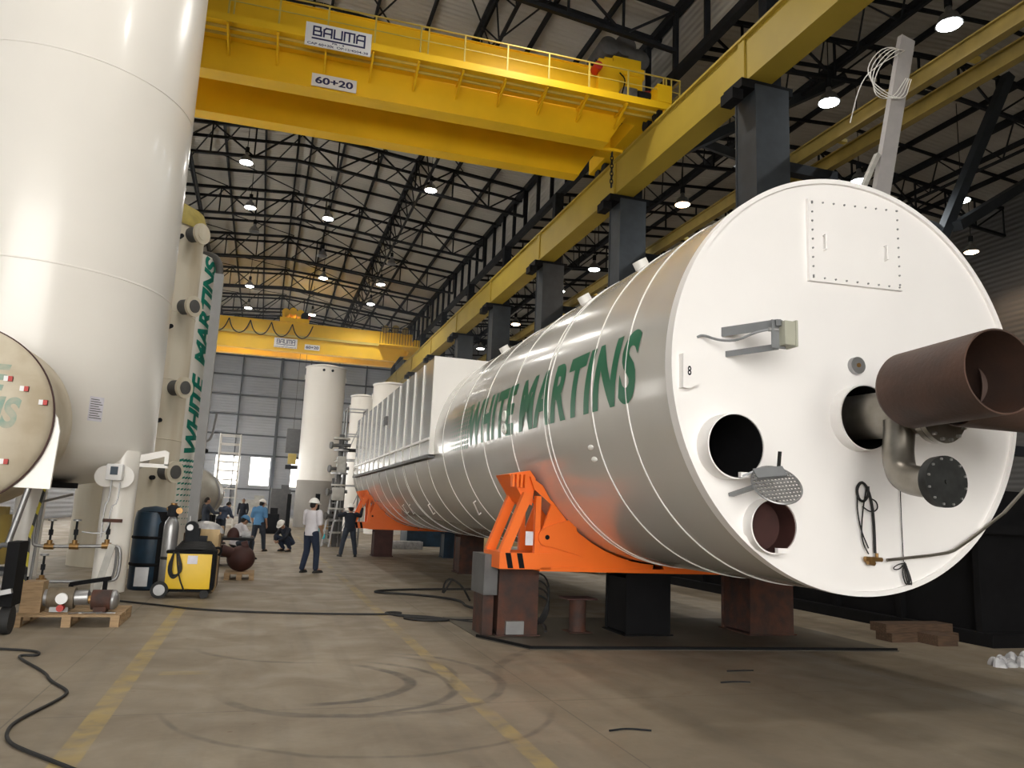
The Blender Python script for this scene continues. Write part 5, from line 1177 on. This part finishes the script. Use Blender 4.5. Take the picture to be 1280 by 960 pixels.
def person(label, loc, rz, J, top, trousers, hat=M['helmet'], gloves=False, long_sleeve=False, group=None):
    J = {k: Vector(v) for k, v in J.items()}
    t = thing('person', label, 'person', loc, rz, group)
    lat = (J['sR'] - J['sL']).normalized(); mid = J['pel'].lerp(J['chest'], .5)
    sp = (J['chest'] - J['pel']).normalized(); shl = (J['sL'] + J['sR']) / 2
    def trunk(m, g, low=.0, neck=True):
        r = [(J['pel'] - sp * low, .155 + g, .105 + g), (J['pel'] + sp * .05, .15 + g, .105 + g), (mid, .138 + g, .10 + g), (J['chest'] - sp * .02, .165 + g, .115 + g), (shl - (J['neck'] - J['chest']).normalized() * .04, .17 + g, .10 + g), (shl + (J['neck'] - J['chest']).normalized() * .035, .10 + g, .07 + g), (J['neck'] - (J['neck'] - J['chest']).normalized() * .01, .058 + g, .058 + g)]
        torso(m, r, lat)
    m = MB(); trunk(m, 0, .02)
    limb(m, [(J['neck'] - (J['neck'] - J['chest']) * .3, .055), (J['head'] - (J['head'] - J['neck']) * .1, .052)])
    for s in 'LR':
        limb(m, [(J['s' + s], .055), (J['e' + s], .040), (J['w' + s], .027)])
        limb(m, [(J['h' + s], .085), (J['k' + s], .055), (J['a' + s], .038)]); limb(m, [(J['a' + s], .038), (J['t' + s], .03)])
        d = (J['w' + s] - J['e' + s]).normalized(); side = d.cross(lat); side = side.normalized() if side.length > .2 else Vector((0, 1, 0)); nn = d.cross(side)
        palm = J['w' + s] + d * .05
        limb(m, [(J['w' + s], .026), (palm + side * .018, .022), (palm - side * .018, .022)])
        for k in range(4):
            b = palm + d * .03 + side * (.027 - .018 * k); ln = (.055, .066, .06, .046)[k]
            limb(m, [(b, .0095), (b + d * ln * .55 + nn * .004, .009), (b + d * ln * .95 + nn * .022, .0078)])
        limb(m, [(palm + side * .02 - d * .02, .013), (palm + side * .048 + d * .012, .011), (palm + side * .055 + d * .04, .009)])
    up = (J['head'] - J['neck']).normalized(); fw = Vector(J.get('look', (0, 1, 0))); fw = (fw - up * fw.dot(up)).normalized(); rt = fw.cross(up)
    HM = Matrix((rt, fw, up)).transposed().to_4x4(); HM.translation = J['head'] + up * .04
    hd = MB().ell((0, 0, 0), .075, .095, .118, 24, 16).ell((0, .02, -.06), .055, .075, .055, 16, 8).ell((0, .10, -.015), .013, .02, .026, 10, 6).ell((.077, 0, -.01), .011, .02, .032, 10, 6).ell((-.077, 0, -.01), .011, .02, .032, 10, 6).ell((0, .090, -.060), .025, .012, .009, 10, 6)
    hd.xf(HM); tmp = bpy.data.meshes.new('h'); hd.bm.to_mesh(tmp); hd.bm.free(); m.add(tmp)
    me = remeshed(m, .0075, 3)
    bd = MB().add(me).build('body', M['skin'], t, world=False)
    MB().ell((.03, .086, .012), .012, .008, .007, 8, 6).xf(HM).build('eye', M['hair'], bd, world=False)
    MB().ell((-.03, .086, .012), .012, .008, .007, 8, 6).xf(HM).build('eye', M['hair'], bd, world=False)
    MB().add(remeshed(MB().ell((0, -.012, .0), .081, .097, .124, 20, 10, .05).ell((0, -.045, -.02), .074, .064, .07, 16, 8).xf(HM), .012, 2)).build('hair', M['hair'], bd, world=False)
    if hat:
        hh = MB().ell((0, -.005, .035), .115, .135, .125, 28, 10, 0.0).xf(HM).build('hard_hat', hat, t, world=False)
        MB().lathe([(.112, .03), (.150, .028), (.150, .038), (.112, .045)], seg=28).xf(HM @ Matrix.Diagonal((.9, 1.12, 1, 1)) @ Matrix.Translation((0, .012, 0))).build('brim', hat, hh, world=False)
    m = MB(); trunk(m, .022, .10)
    for s in 'LR':
        el = J['e' + s]
        if long_sleeve: limb(m, [(J['s' + s], .078), (el, .060), (J['w' + s], .042)])
        else: limb(m, [(J['s' + s], .080), (J['s' + s].lerp(el, .85), .068)])
    MB().add(remeshed(m, .013, 4)).build('shirt', top, t, world=False)
    m = MB(); torso(m, [(J['pel'] - sp * .10, .160, .120), (J['pel'] - sp * .02, .168, .125), (J['pel'] + sp * .05, .158, .118)], lat)
    for s in 'LR': limb(m, [(J['h' + s], .105), (J['k' + s], .076), (J['a' + s] + Vector((0, 0, .02)), .064)])
    MB().add(remeshed(m, .014, 4)).build('trousers', trousers, t, world=False)
    for s in 'LR':
        a, b = J['a' + s], J['t' + s]; d = (b - a); d.z = 0; d.normalize(); q = Matrix.Translation((a.x, a.y, 0)) @ Matrix.Rotation(math.atan2(-d.x, d.y), 4, 'Z')
        zz = min(a.z, b.z) - .035
        MB().ell((0, .07, 0), .052, .155, .085, 18, 8, 0).xf(q).xf(Matrix.Translation((0, 0, max(0.0, zz - .03)))).build('shoe', M['shoe'], t, world=False)
    if gloves:
        for s in 'LR':
            d = (J['w' + s] - J['e' + s]).normalized(); MB().ell(J['w' + s] + d * .08, .042, .045, .065, 14, 8).build('glove', M['glove'], t, world=False)
    return t
def stand(h=1.72, **kw):
    k = h / 1.72
    J = dict(pel=(0, 0, .95), chest=(0, .0, 1.27), neck=(0, 0, 1.45), head=(0, .01, 1.53), sL=(-.185, 0, 1.38), eL=(-.25, -.02, 1.10), wL=(-.24, .10, .88), sR=(.185, 0, 1.38), eR=(.25, -.02, 1.10), wR=(.24, .10, .88),
             hL=(-.095, 0, .90), kL=(-.11, .02, .50), aL=(-.12, -.02, .09), tL=(-.14, .12, .05), hR=(.095, 0, .90), kR=(.11, .02, .50), aR=(.12, -.02, .09), tR=(.14, .12, .05))
    J.update(kw); return {a: tuple(c * k for c in v) for a, v in J.items()}
# white-shirted man seen from behind, turned a little to his right
person('man in a white short-sleeved shirt, dark jeans and white hard hat, standing turned away', (1.2, 18.7, 0), -.75,
       stand(1.70, hL=(-.09, 0, .9), aL=(-.13, -.08, .09), tL=(-.15, .07, .05), aR=(.12, .10, .09), tR=(.15, .24, .05), kR=(.12, .09, .5), wR=(.20, .16, .90), wL=(-.12, .26, 1.0), eL=(-.23, .04, 1.10)), M['shirtw'], M['jeans'], gloves=True)
person('man in a light blue shirt and white hard hat, walking away down the aisle', (.02, 26.4, 0), -.5,
       stand(1.66, aL=(-.16, -.22, .10), tL=(-.17, -.08, .05), kL=(-.13, -.02, .5), aR=(.15, .20, .09), tR=(.16, .34, .05), kR=(.13, .15, .52), chest=(0, .05, 1.26), neck=(0, .08, 1.44), head=(0, .11, 1.52)), M['shirtb'], M['greyjeans'])
person('man in dark navy shirt and pale hard hat, arms raised before the access tower', (2.74, 24.8, 0), 0.1,
       stand(1.62, aL=(-.24, 0, .09), tL=(-.28, .13, .05), kL=(-.18, .04, .5), aR=(.24, 0, .09), tR=(.28, .13, .05), kR=(.18, .04, .5), eL=(-.36, .14, 1.34), wL=(-.24, .36, 1.42), eR=(.36, .14, 1.34), wR=(.42, .20, 1.58)), M['shirtk'], M['greyjeans'], long_sleeve=True)
person('worker in dark clothes and pale hard hat crouching beside the aisle', (1.05, 26.9, 0), 2.3,
       dict(pel=(0, 0, .32), chest=(0, .22, .62), neck=(0, .33, .78), head=(0, .40, .84), look=(0, 1, -.5), sL=(-.18, .25, .70), eL=(-.24, .42, .48), wL=(-.1, .55, .36), sR=(.18, .25, .70), eR=(.24, .42, .48), wR=(.1, .55, .36),
            hL=(-.11, .02, .30), kL=(-.18, .40, .50), aL=(-.15, .12, .09), tL=(-.17, .27, .05), hR=(.11, .02, .30), kR=(.18, .40, .46), aR=(.15, .12, .09), tR=(.17, .27, .05)), M['shirtk'], M['jeans'], long_sleeve=True)
person('worker in dark blue overalls standing beside the silver horizontal tank', (-1.75, 29.0, 0), -1.2, stand(1.68, eR=(.25, .2, 1.15), wR=(.15, .4, 1.15)), M['greyjeans'], M['greyjeans'], hat=None, long_sleeve=True)
person('worker in a grey-blue jacket bending by the foot of the white scaffold', (-1.3, 30.5, 0), -.6, stand(1.66, chest=(0, .18, 1.2), neck=(0, .28, 1.36), head=(0, .35, 1.43), sL=(-.18, .16, 1.30), sR=(.18, .16, 1.30), eL=(-.22, .3, 1.05), wL=(-.15, .5, 1.0), eR=(.22, .3, 1.05), wR=(.15, .5, 1.0)), mat('grey_blue_jacket', (.06, .08, .13), .85), M['greyjeans'], hat=None, long_sleeve=True)
person('distant figure in dark clothes standing far down the aisle', (-.85, 45, 0), 3.0, stand(1.75), M['shirtk'], M['greyjeans'], hat=None, long_sleeve=True)
person('worker with a blue cap sitting low behind the cluttered bench', (-.55, 22.6, 0), -1.0,
       dict(pel=(0, 0, .45), chest=(0, .12, .76), neck=(0, .18, .93), head=(0, .22, 1.0), sL=(-.18, .12, .86), eL=(-.24, .25, .62), wL=(-.12, .42, .6), sR=(.18, .12, .86), eR=(.24, .25, .62), wR=(.12, .42, .6),
            hL=(-.11, .02, .42), kL=(-.16, .42, .46), aL=(-.15, .40, .09), tL=(-.16, .55, .05), hR=(.11, .02, .42), kR=(.16, .42, .46), aR=(.15, .40, .09), tR=(.16, .55, .05)), M['shirtw'], M['greyjeans'], hat=M['shirtb'])
tag(MB().cyl((-.55, 22.6, 0), (-.55, 22.6, .33), .17).build('low_stool', M['dark'], loc=(-.55, 22.6, 0)), 'low dark stool under the worker with the blue cap', 'stool')
